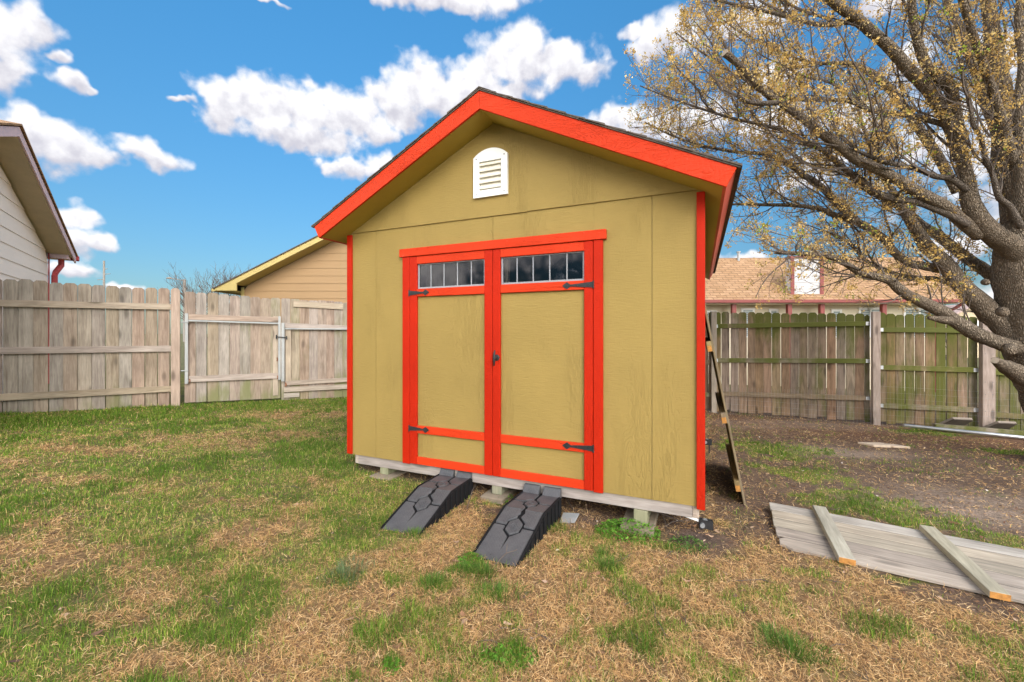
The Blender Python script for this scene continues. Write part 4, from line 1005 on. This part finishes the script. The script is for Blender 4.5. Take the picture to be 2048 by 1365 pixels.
me.vertices.add(nx*ny); me.vertices.foreach_set('co', np.stack([gx, gy, gzv], 1).astype(np.float32).ravel())
I = (np.arange(ny-1)[:, None]*nx+np.arange(nx-1)[None]).ravel(); idx = np.stack([I, I+1, I+nx+1, I+nx], 1); k = len(idx)
me.loops.add(k*4); me.loops.foreach_set('vertex_index', idx.ravel().astype(np.int32)); me.polygons.add(k); me.polygons.foreach_set('loop_start', (np.arange(k)*4).astype(np.int32))
me.update(calc_edges=True); me.polygons.foreach_set('use_smooth', [True]*k)
cdirt = np.array([.128, .084, .060]); cstr = np.array([.25, .150, .075]); cgrn = np.array([.15, .155, .038]); csand = np.array([.33, .25, .19]); cmul = np.array([.165, .085, .050])
fr_mulch = np.exp(-((-(gx-B1.x)*math.sin(AR)+(gy-B1.y)*math.cos(AR)+.9)/.8)**2)*(gx > 1)
wd = np.clip(1-gr-stw, .05, 1)[:, None]
col = (cgrn*gr[:, None]+cstr*stw[:, None]+(cdirt*(1-fr_mulch[:, None])+cmul*fr_mulch[:, None])*wd)/(gr[:, None]+stw[:, None]+wd)
col = col*(1-snd[:, None])+csand*snd[:, None]
col = np.where(far_[:, None], np.array([.16, .15, .07]), col)*(.85+.3*n3[:, None])
a = me.attributes.new('col', 'FLOAT_COLOR', 'POINT'); cc = np.ones((nx*ny, 4), np.float32); cc[:, :3] = col; a.data.foreach_set('color', cc.ravel())
mg, t = newmat('yard_soil'); o_ = t.obj(); at_ = t.n('ShaderNodeAttribute', attribute_name='col').outputs['Color']
na = t.noise(o_, 26, 6, .72); nb_ = t.noise(o_, 95, 4, .7); nc = t.noise(o_, 5, 4)
vv = t.n('ShaderNodeTexVoronoi', {'Vector': o_, 'Scale': 60.0}).outputs['Distance']
val = t.m('ADD', t.m('ADD', t.remap(na, .3, .7, .55, 1.35), t.remap(nb_, .3, .7, -.28, .28)), t.remap(nc, .3, .7, -.12, .12))
hs = t.n('ShaderNodeHueSaturation', {'Value': val, 'Color': at_}).outputs[0]
hs = t.mix(t.remap(nb_, .62, .72, 0, .55, True), hs, (.42, .33, .24)); hs = t.mix(t.remap(na, .60, .70, 0, .5, True), hs, (.07, .045, .032))
t.pbr(hs, .95, t.m('ADD', t.m('ADD', na, t.m('MULTIPLY', nb_, .5)), t.m('MULTIPLY', vv, .5)), .8, .02, 0, .15)
me.materials.append(mg); go = bpy.data.objects.new('ground', me); C.objects.link(go); tag(go, 'patchy back yard ground of lawn, dry thatch and bare dirt', 'ground', kind='structure')

# ------------------------------------------------------------------ grass, straw, litter
def sample(n, rmin=1.35, rmax=9.6, pw=.75):
    # more blades per square metre close by
    u = nrs.rand(n); r = (rmin**pw+(rmax**pw-rmin**pw)*u)**(1/pw); th = nrs.uniform(R(-63), R(63), n)
    return r*np.sin(th), r*np.cos(th), r
def inside_shed(x, y, mrg=0.0):
    lat = (x-X0)*math.cos(TH)+(y-Y0)*math.sin(TH); dep = -(x-X0)*math.sin(TH)+(y-Y0)*math.cos(TH)
    return (lat > .0-mrg) & (lat < 3.09+mrg) & (dep > .06-mrg) & (dep < 4.4)
def behind_fence(x, y):
    return ((-(x-A1.x)*math.sin(AL)+(y-A1.y)*math.cos(AL)) > .03) | ((-(x-B1.x)*math.sin(AR)+(y-B1.y)*math.cos(AR)) > .03)
RAMPS = [o for o in C.objects if o.name.startswith('car_ramp')]
def on_thing(x, y):
    k = np.zeros(len(x), bool)
    for o in RAMPS:
        c, s = math.cos(o.rotation_euler.z), math.sin(o.rotation_euler.z); dx = x-o.location.x; dy = y-o.location.y
        u = dx*c+dy*s; v = -dx*s+dy*c; k |= (abs(u) < .155) & (v > .0) & (v < .87)
    c, s = math.cos(ang), math.sin(ang); dx = x-fo.x; dy = y-fo.y; u = dx*c+dy*s; v = -dx*s+dy*c
    k |= (u > .03) & (u < 1.9) & (v < .0) & (v > -.73)
    return k
def blades3(p0, p1, p2, side, w):
    V = np.empty((len(p0), 6, 3)); V[:, 0] = p0-side*w; V[:, 1] = p0+side*w; V[:, 2] = p1-side*w*.8; V[:, 3] = p1+side*w*.8; V[:, 4] = p2-side*w*.18; V[:, 5] = p2+side*w*.18; return V
def make_green(n):
    x, y, r = sample(n); g, s, d, sn, n1, n2, n3, fen, und = fields(x, y)
    clump = fbm(x, y, 9.0, 123, 2)
    keep = (nrs.rand(n) < g*(.35+1.1*clump)) & ~inside_shed(x, y) & ~behind_fence(x, y) & ~on_thing(x, y)
    x, y, r, g, clump, n2, fen, d = (q[keep] for q in (x, y, r, g, clump, n2, fen, d)); m = len(x)
    ln = nrs.uniform(.018, .040, m)*(.65+.9*clump)*(1+.25*fen)*(1-.25*d)*(.85+.5*sst(fbm(x, y, 2.4, 301, 3), .46, .62)); az = nrs.uniform(0, 6.283, m); lean = nrs.uniform(.15, .95, m)
    dr = np.stack([np.cos(az), np.sin(az), 0*az], 1); sd = np.stack([-np.sin(az), np.cos(az), 0*az], 1)
    p0 = np.stack([x, y, gh(x, y)-.004], 1); up = np.array([[0, 0, 1.0]])
    p1 = p0+(up*np.cos(lean*.6)[:, None]+dr*np.sin(lean*.6)[:, None])*(ln*.55)[:, None]; p2 = p1+(up*np.cos(lean*1.5)[:, None]+dr*np.sin(lean*1.5)[:, None])*(ln*.5)[:, None]
    w = np.maximum(.0011, .00040*r)*nrs.uniform(.7, 1.3, m)
    pal = np.array([[.185, .305, .030], [.125, .235, .025], [.25, .355, .040], [.35, .37, .07], [.62, .45, .18]])
    tone = np.clip(n2*1.2-.1, 0, 1); ci = np.where(nrs.rand(m) < .16*(1-fen), 4, np.where(nrs.rand(m) < tone, nrs.choice([0, 2, 3], m, p=[.5, .32, .18]), nrs.choice([0, 1], m)))
    dk = sst(fbm(x, y, 2.4, 301, 3)+.5*(fbm(x, y, 8, 305, 2)-.5), .46, .62)*(1-fen)
    lush = nrs.rand(m) < dk*.85; ci = np.where(lush & (ci > 1), nrs.choice([0, 1], m), ci)
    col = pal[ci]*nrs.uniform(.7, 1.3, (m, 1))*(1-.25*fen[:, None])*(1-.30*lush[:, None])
    return blades3(p0, p1, p2, sd, w[:, None]), col
V, col = make_green(640000); print('green', len(V))
tag(quads_obj('grass', V, M_blade, col), 'short patchy green spring grass of the lawn', 'grass', kind='stuff')
def make_straw(n):
    x, y, r = sample(n); g, s, d, sn, n1, n2, n3, fen, und = fields(x, y)
    cl = fbm(x, y, 7.0, 55, 3)
    keep = (nrs.rand(n) < np.clip(s*(-.15+2.1*cl)+.22*g*(1-d)+.05*d+.10*und, 0, 1)) & ~behind_fence(x, y) & ~on_thing(x, y) & ~inside_shed(x, y, -.35)
    x, y, r, cl, g = (q[keep] for q in (x, y, r, cl, g)); m = len(x)
    ln = nrs.uniform(.018, .062, m)*(.7+.5*cl)*(1-.3*g); az = nrs.uniform(0, 6.283, m)+(fbm(x, y, 2.5, 66)-.5)*5
    el = np.abs(nrs.normal(.12, .34, m)); el2 = el+nrs.normal(-.35, .4, m); a2 = az+nrs.normal(0, .55, m)
    d1 = np.stack([np.cos(az)*np.cos(el), np.sin(az)*np.cos(el), np.sin(el)], 1); d2 = np.stack([np.cos(a2)*np.cos(el2), np.sin(a2)*np.cos(el2), np.sin(el2)], 1)
    p0 = np.stack([x, y, gh(x, y)+nrs.uniform(.0, .014, m)], 1); p1 = p0+d1*(ln*.5)[:, None]; p2 = p1+d2*(ln*.5)[:, None]
    p1[:, 2] = np.maximum(p1[:, 2], gh(x, y)+.002); p2[:, 2] = np.maximum(p2[:, 2], gh(x, y)+.001)
    sd = np.stack([-np.sin(az), np.cos(az), nrs.normal(0, .5, m)], 1); sd /= np.linalg.norm(sd, axis=1)[:, None]
    w = np.maximum(.0009, .00033*r)*nrs.uniform(.7, 1.4, m)
    pal = np.array([[.64, .405, .175], [.55, .325, .135], [.74, .52, .27], [.40, .22, .09], [.22, .12, .06]])
    col = pal[nrs.choice(5, m, p=[.34, .28, .16, .14, .08])]*nrs.uniform(.8, 1.2, (m, 1))
    return blades3(p0, p1, p2, sd, w[:, None]), col
V, col = make_straw(620000); print('straw', len(V))
tag(quads_obj('dry_grass', V, M_straw, col), 'matted tan dead grass lying over the yard', 'dry grass', kind='stuff')
# leaf litter and mulch chips
n = 30000; x, y, r = sample(n, pw=1.3); g, s, d, sn, n1, n2, n3, fen, und = fields(x, y)
mul = np.exp(-((-(x-B1.x)*math.sin(AR)+(y-B1.y)*math.cos(AR)+.9)/.9)**2)
keep = (nrs.rand(n) < np.clip(.10+d*(.16+.9*mul)*(.4+n2), 0, 1)*(1-.6*sn)) & ~behind_fence(x, y) & ~on_thing(x, y) & ~inside_shed(x, y, -.4)
x, y, r, d = x[keep], y[keep], r[keep], d[keep]; m = len(x)
az = nrs.uniform(0, 6.28, m); nl = np.stack([nrs.normal(0, .3, m), nrs.normal(0, .3, m), np.ones(m)], 1); nl /= np.linalg.norm(nl, axis=1)[:, None]
a = np.stack([np.cos(az), np.sin(az), 0*az], 1); a -= nl*np.sum(a*nl, 1)[:, None]; b = np.cross(nl, a); s = nrs.uniform(.005, .019, (m, 1)); w = s*nrs.uniform(.25, .7, (m, 1))
c = np.stack([x, y, gh(x, y)+.006], 1)
pal = np.array([[.19, .09, .055], [.27, .15, .095], [.07, .042, .03], [.46, .32, .22], [.66, .58, .5]])
tag(quads_obj('leaf_litter', np.stack([c-a*s, c+b*w-a*s*.1, c+a*s, c-b*w+a*s*.15], 1), M_litter, pal[nrs.choice(5, m, p=[.33, .28, .19, .16, .04])]*nrs.uniform(.75, 1.25, (m, 1))), 'small brown leaf fragments and bark chips scattered on the dirt', 'leaf litter', kind='stuff')
n = 900; x, y, r = sample(n, rmax=7.5, pw=1.0); g, s, d, sn, n1, n2, n3, fen, und = fields(x, y)
keep = (nrs.rand(n) < .35+.5*d+.2*s) & ~behind_fence(x, y) & ~on_thing(x, y) & ~inside_shed(x, y, -.3); x, y = x[keep], y[keep]; m_ = len(x)
az_ = nrs.uniform(0, 6.28, m_); tl_ = nrs.normal(0, .45, (m_, 1)); a_ = np.stack([np.cos(az_), np.sin(az_), 0*az_], 1); b_2 = np.stack([-np.sin(az_), np.cos(az_), 0*az_], 1)*np.cos(tl_)+np.array([[0, 0, 1.0]])*np.sin(tl_)
s_2 = nrs.uniform(.010, .026, (m_, 1)); c_ = np.stack([x, y, gh(x, y)+.014], 1); cu = np.array([[0, 0, 1.0]])*s_2*nrs.uniform(-.1, .6, (m_, 1))
tag(quads_obj('dead_leaves', blades3(c_-a_*s_2+cu, c_, c_+a_*s_2+cu, b_2, s_2*nrs.uniform(.3, .5, (m_, 1))), M_litter, np.array([[.22, .115, .06], [.30, .17, .10], [.13, .075, .05], [.38, .25, .16]])[nrs.choice(4, m_)]*nrs.uniform(.75, 1.25, (m_, 1))), 'curled brown dead leaves lying on the lawn and dirt', 'dead leaves', kind='stuff')
# fallen twigs
m = MB()
for i in range(260):
    x, y, r = (float(q[0]) for q in sample(1, pw=1.0)); 
    if behind_fence(np.array([x]), np.array([y]))[0] or on_thing(np.array([x]), np.array([y]))[0]: continue
    if x < -.9 and rng.random() < .75: continue
    a = rng.uniform(0, 6.28); ln = rng.uniform(.06, .28); p = Vector((x, y, float(gh(np.array([x]), np.array([y]))[0])+.008)); pts = [p]
    for j in range(4): a += rng.gauss(0, .35); p = p+Vector((math.cos(a), math.sin(a), rng.gauss(.02, .12)))*ln/4; pts.append(p)
    m.tube(pts, [.0028, .0026, .0022, .0018, .0012], 4, cap=False)
    if rng.random() < .5: a += 1; m.tube([pts[2], pts[2]+Vector((math.cos(a), math.sin(a), .2))*ln*.35], [.002, .001], 3, cap=False)
def stick(pp, r=.003):
    m.tube([Vector(q) for q in pp], [r*(1-.12*i) for i in range(len(pp))], 5, cap=False)
gp = lambda px, py, h=.0: tuple(ground(px, py)+Vector((0, 0, h)))
stick([gp(990, 1140, .03), gp(1012, 1124, .05), gp(1034, 1120, .06)]); stick([gp(1012, 1124, .05), gp(1015, 1118, .09)], .002)
stick([gp(930, 1030, .0), gp(945, 995, .06), gp(962, 975, .1)], .0035); stick([gp(1100, 1020, .05), gp(1140, 985, .12), gp(1155, 975, .14)], .0025); stick([gp(1150, 1030, .02), gp(1120, 1000, .1)], .0025)
stick([gp(1320, 1060, .0), gp(1345, 1052, .03), gp(1385, 1050, .04)], .004); stick([gp(1335, 1060, .0), gp(1322, 1040, .08)], .003); stick([gp(1310, 1045, .08), gp(1375, 1056, .03)], .003)
tag(m.build('twig_litter', M_twig), 'thin broken twigs scattered over the yard', 'twigs', kind='stuff')
# weed clumps
def weed(cx_, cy_, rx, ry, n, hgt, s0, s1, cols, label):
    p = ground(cx_, cy_); ax = rx*p.y/F; ay = ry*p.y*p.y/(F*1.3)
    th = nrs.uniform(0, 6.28, n); rr = np.sqrt(nrs.rand(n)); x = ax*rr*np.cos(th); y = ay*rr*np.sin(th); z = nrs.rand(n)*hgt*(1-rr**2*.7)
    z = z+gh(x+p.x, y+p.y)-p.z
    c = np.stack([x, y, z], 1); a = nrs.normal(0, 1, (n, 3)); a[:, 2] *= .45; a /= np.linalg.norm(a, axis=1)[:, None]; b = np.cross(a, nrs.normal(0, .5, (n, 3))+np.array([0, 0, 1.0])); b /= np.linalg.norm(b, axis=1)[:, None]
    s = nrs.uniform(s0, s1, (n, 1)); w = s*.6
    col = np.array(cols)[nrs.choice(len(cols), n)]*nrs.uniform(.7, 1.3, (n, 1))
    o = quads_obj('weed_clump', np.stack([c-a*s, c+b*w, c+a*s, c-b*w], 1), M_leaf, col, None, p); return tag(o, label, 'weeds', 'low green weed clumps')
BG = [(.11, .26, .022), (.08, .19, .02), (.16, .32, .04)]; DG = [(.08, .155, .03), (.06, .12, .026), (.12, .20, .045)]
weed(1255, 1068, 66, 20, 1500, .10, .006, .012, BG, 'bright green leafy weed clump before the right concrete pad')
weed(1375, 1095, 40, 16, 420, .05, .006, .011, DG, 'small dull green weed clump below the tie down bracket')
weed(1465, 816, 40, 10, 420, .10, .012, .022, DG, 'dark green weeds growing at the foot of the mossy fence')
weed(1005, 1000, 26, 9, 260, .06, .006, .012, BG, 'green weed clump on dirt between the two ramps')
weed(1020, 1320, 60, 26, 420, .035, .006, .011, BG, 'low clover clump near the bottom middle of the yard')
weed(785, 1340, 24, 18, 200, .035, .006, .010, BG, 'small clover clump near the lower left straw')
weed(940, 1125, 26, 16, 160, .04, .008, .014, BG, 'yellowish green weed touching the left edge of the right ramp')
def tuft(cx_, cy_, n, rad, hgt, label, cols=DG):
    n = int(n*.8); hgt *= .72; rad *= 1.1; p = ground(cx_, cy_); az = nrs.uniform(0, 6.28, n); rr = rad*nrs.rand(n)**.75*(1+.35*np.sin(az*2+cx_)+.2*np.sin(az*5+cy_)); x = rr*np.cos(az); y = rr*np.sin(az); az = az+nrs.normal(0, .7, n); lean = .2+rr/rad*nrs.uniform(.2, .9, n)
    dr = np.stack([np.cos(az), np.sin(az), 0*az], 1); sd = np.stack([-np.sin(az), np.cos(az), 0*az], 1); ln = hgt*nrs.uniform(.5, 1.1, n)[:, None]; up = np.array([[0, 0, 1.0]])
    p0 = np.stack([x, y, gh(x+p.x, y+p.y)-p.z-.004], 1); p1 = p0+(up*np.cos(lean*.7)[:, None]+dr*np.sin(lean*.7)[:, None])*ln*.55; p2 = p1+(up*np.cos(lean*1.5)[:, None]+dr*np.sin(lean*1.5)[:, None])*ln*.5
    col = np.array(cols)[nrs.choice(len(cols), n)]*nrs.uniform(.75, 1.3, (n, 1))
    o = quads_obj('grass_tuft', blades3(p0, p1, p2, sd, nrs.uniform(.0011, .0018, (n, 1))), M_blade, col, None, p); tag(o, label, 'grass tuft', 'taller grass tufts standing in the straw')
GG = [(.10, .19, .026), (.075, .15, .024), (.14, .23, .04)]
tuft(930, 1145, 420, .085, .085, 'grass tuft at the left corner of the right ramp foot', GG)
tuft(965, 1150, 380, .08, .08, 'grass tuft against the middle of the right ramp foot', GG)
tuft(1000, 1195, 420, .09, .085, 'dense grass tuft in straw just below the right ramp', GG)
tuft(860, 1175, 380, .075, .085, 'grass tuft in straw below and left of the right ramp', GG)
tuft(1217, 1140, 420, .075, .09, 'grass tuft in straw below the bright green weeds', GG)
tuft(1205, 1110, 220, .06, .07, 'smaller grass tuft touching the bright green weeds', GG)
tuft(830, 1075, 240, .06, .07, 'grass tuft at the right corner of the left ramp foot', GG)
tuft(690, 1160, 460, .12, .09, 'pale grey green grass tuft on the lawn edge', [(.15, .20, .09), (.11, .16, .06)])
tuft(1585, 1310, 520, .10, .085, 'dark green grass tuft at the bottom right of the straw', GG)
tuft(1545, 1285, 300, .07, .08, 'smaller dark green tuft at the bottom right of the straw', GG)
tuft(1050, 1115, 160, .05, .07, 'thin grass tuft beside the right edge of the right ramp', GG)

# ------------------------------------------------------------------ sky, clouds, light
CG, CS = 5.9, 2.7        # added brightness on unseen clouds as fill light: round the veiled sun, both sides
SUN_EL, SUN_AZ = R(27), R(163)
wt = world.node_tree; wt.nodes.clear()
class WT(NT):
    def __init__(s): s.t = wt
t = WT()
sky = t.n('ShaderNodeTexSky', sky_type='NISHITA', sun_disc=False, sun_elevation=SUN_EL, sun_rotation=SUN_AZ, air_density=1.0, dust_density=.6, ozone_density=2.0)
dv = t.n('ShaderNodeTexCoord').outputs['Generated']
sp = t.n('ShaderNodeSeparateXYZ', {0: dv}); dx, dy, dz = sp.outputs
az = t.m('ARCTAN2', dx, dy); el = t.m('ARCSINE', dz)
CL = [(-10,60,110,90),(60,35,60,50),(25,140,60,50),(100,107,32,16),(140,165,62,28),(185,185,30,12),
 (60,270,110,55),(120,290,100,62),(200,310,70,36),(290,302,90,32),(40,235,70,40),
 (160,435,52,32),(150,480,80,40),(205,488,44,20),(150,540,90,24),(250,570,40,10),
 (360,198,38,10),(440,190,60,34),(450,225,60,40),(540,215,110,56),(620,225,110,56),(700,235,100,48),(760,265,50,26),(600,275,150,32),(560,195,70,26),(650,190,70,26),
 (770,185,60,30),(840,180,100,60),(900,200,110,50),(800,215,80,46),(850,150,50,26),(950,160,90,44),
 (1000,120,80,50),(1050,85,70,44),(1050,130,110,50),(1120,130,100,44),(1170,140,60,26),(1000,180,120,30),(1110,100,50,26),
 (700,338,76,26),(660,330,44,18),(770,325,60,24),(860,2,200,18),(950,-10,140,20),(540,4,40,8),
 (1300,80,46,42),(1350,75,70,44),(1270,62,40,12),(1235,235,70,34),(1290,250,110,40),(1400,240,80,40),
 (1500,40,110,30),(1560,150,80,36),(1700,230,110,46),(1540,250,100,40),(1830,130,80,56),(1650,320,110,36),(1870,290,100,46),(1990,110,90,70),(1760,10,80,26),(1910,500,90,34),(1970,610,80,40),(1490,520,60,18),(2070,330,100,90),(1600,365,70,26),
 (1190,130,20,10)]
def dirof(px, py):
    u = (px-1024)/F; v = (HY-py)/F; return math.atan2(u, 1), math.atan2(v, math.sqrt(1+u*u)), u
blobs = []
for px, py, rx, ry in CL:
    a, e, u = dirof(px, py); k = math.cos(a); blobs.append((a, e, rx/F*k*k, ry/F*k))
r2 = random.Random(4)
for i in range(40):                                     # the rest of the sky, out of frame
    a = r2.choice([-1, 1])*r2.uniform(1.05, 3.1); e = r2.uniform(.08, .8); s = r2.uniform(.15, .42); blobs.append((a, e, s, s*r2.uniform(.35, .6)))
for i in range(12): blobs.append((r2.uniform(-3.1, 3.1), r2.uniform(.80, 1.3), r2.uniform(.1, .3), r2.uniform(.06, .12)))
wv = t.n('ShaderNodeTexNoise', {'Vector': dv, 'Scale': 16.0, 'Detail': 3.0, 'Roughness': .55}).outputs['Color']
ws = t.n('ShaderNodeSeparateColor', {0: wv}); 
az2 = t.m('ADD', az, t.m('MULTIPLY', t.m('SUBTRACT', ws.outputs[0], .5), .08)); el2 = t.m('ADD', el, t.m('MULTIPLY', t.m('SUBTRACT', ws.outputs[1], .5), .06))
Fm = None; S = None; Ww = None
for a, e, ra, re in blobs:
    u = t.m('MULTIPLY', t.m('SUBTRACT', az2, a), 1/ra); v = t.m('MULTIPLY', t.m('SUBTRACT', el2, e), 1/re)
    d2 = t.m('MULTIPLY_ADD', u, u, t.m('MULTIPLY', v, v))
    f = t.m('SUBTRACT', 1.0, t.m('SQRT', d2))
    w = t.m('MAXIMUM', t.m('ADD', f, .35), 0.0); w = t.m('MULTIPLY', w, w)
    Fm = f if Fm is None else t.m('SMOOTH_MAX', Fm, f, .18)
    S = t.m('MULTIPLY', w, v) if S is None else t.m('MULTIPLY_ADD', w, v, S)
    Ww = w if Ww is None else t.m('ADD', Ww, w)
tv = t.m('DIVIDE', S, t.m('MAXIMUM', Ww, .001))
nA = t.noise(dv, 22, 8, .58); nB = t.noise(dv, 60, 6, .6)
dv2 = t.vm('ADD', dv, (-.010, -.004, .022)); nA2 = t.noise(dv2, 22, 5, .55)
bill = t.n('ShaderNodeTexVoronoi', {'Vector': t.vm('ADD', dv, t.n('ShaderNodeVectorMath', {0: wv, 'Scale': .05}, operation='SCALE').outputs[0]), 'Scale': 38.0, 'Smoothness': .5}, feature='SMOOTH_F1').outputs['Distance']
edge = t.m('ADD', t.m('ADD', Fm, .03), t.m('ADD', t.m('MULTIPLY', t.m('SUBTRACT', nA, .5), 1.0), t.m('MULTIPLY', t.m('SUBTRACT', .42, bill), .45)))
alpha = t.remap(edge, .0, .55, 0, 1, True)
relief = t.m('MULTIPLY', t.m('SUBTRACT', nA, nA2), 1.6)
lit = t.m('ADD', t.m('ADD', t.m('MULTIPLY', tv, .9), relief), t.m('ADD', t.m('MULTIPLY', t.m('SUBTRACT', .40, bill), .55), t.m('MULTIPLY', t.m('SUBTRACT', nB, .5), .22)))
lit = t.m('SUBTRACT', lit, t.m('MULTIPLY', t.m('MAXIMUM', t.m('SUBTRACT', edge, .75), 0), .35))
lf_ = t.remap(lit, -.75, .25, 0, 1, True)
cnode = t.n('ShaderNodeMix', data_type='RGBA', blend_type='MIX'); t.t.links.new(lf_, cnode.inputs[0]); cnode.inputs[6].default_value = (5.2, 5.15, 5.8, 1); cnode.inputs[7].default_value = (8.3, 8.25, 8.45, 1)
tint = t.n('ShaderNodeMix', data_type='RGBA', blend_type='MULTIPLY'); tint.inputs[0].default_value = 1; t.t.links.new(sky.outputs[0], tint.inputs[6])
tc = t.n('ShaderNodeMix', data_type='RGBA', blend_type='MIX'); t.t.links.new(t.remap(el, .0, .75), tc.inputs[0]); tc.inputs[6].default_value = (.44, .51, .55, 1); tc.inputs[7].default_value = (.68, 1.78, 2.15, 1)
t.t.links.new(tc.outputs[2], tint.inputs[7])
sund = (math.sin(SUN_AZ)*math.cos(SUN_EL), math.cos(SUN_AZ)*math.cos(SUN_EL), math.sin(SUN_EL))
fill_glow = t.m('ADD', t.m('MULTIPLY', t.remap(t.vm('DOT_PRODUCT', dv, sund), .34, .97, 0, 1, True), CG), t.m('MULTIPLY', t.remap(t.m('ABSOLUTE', az), .98, 1.5, 0, 1, True), CS))
gc = t.mix(t.remap(fill_glow, 0, 3), (1, 1, 1), (1.0, .955, .88))
cm = t.n('ShaderNodeVectorMath', {0: cnode.outputs[2], 1: gc}, operation='MULTIPLY').outputs[0]
cm = t.n('ShaderNodeVectorMath', {0: cm, 'Scale': t.m('ADD', fill_glow, 1.0)}, operation='SCALE').outputs[0]
fin = t.n('ShaderNodeMix', data_type='RGBA', blend_type='MIX'); t.t.links.new(alpha, fin.inputs[0]); t.t.links.new(tint.outputs[2], fin.inputs[6]); t.t.links.new(cm, fin.inputs[7])
bg = t.n('ShaderNodeBackground', {'Color': fin.outputs[2], 'Strength': .1}); t.n('ShaderNodeOutputWorld', {'Surface': bg.outputs[0]})
world.cycles.sampling_method = 'MANUAL'; world.cycles.sample_map_resolution = 512

sd = bpy.data.lights.new('sun', 'SUN'); sd.energy = 1.5; sd.angle = R(40); sd.color = (1.0, .95, .87)
so = bpy.data.objects.new('sun', sd); C.objects.link(so)
dirn = Vector((math.sin(SUN_AZ)*math.cos(SUN_EL), math.cos(SUN_AZ)*math.cos(SUN_EL), math.sin(SUN_EL)))
so.rotation_euler = dirn.to_track_quat('Z', 'Y').to_euler(); so.location = dirn*30

cam = bpy.data.cameras.new('camera'); cam.sensor_width = 36; cam.lens = 36*F/2048; cam.shift_y = (HY-682.5)/2048; cam.clip_start = .05; cam.clip_end = 2000
co = bpy.data.objects.new('camera', cam); C.objects.link(co); co.location = (0, 0, ZC); co.rotation_euler = (R(90), 0, 0); sc.camera = co
vs = sc.view_settings; vs.view_transform = 'Standard'; vs.look = 'None'; vs.gamma = 1; vs.use_curve_mapping = False; vs.exposure = .39
sc.render.engine = 'CYCLES'; sc.cycles.max_bounces = 6; sc.cycles.transparent_max_bounces = 16; sc.cycles.use_denoising = True
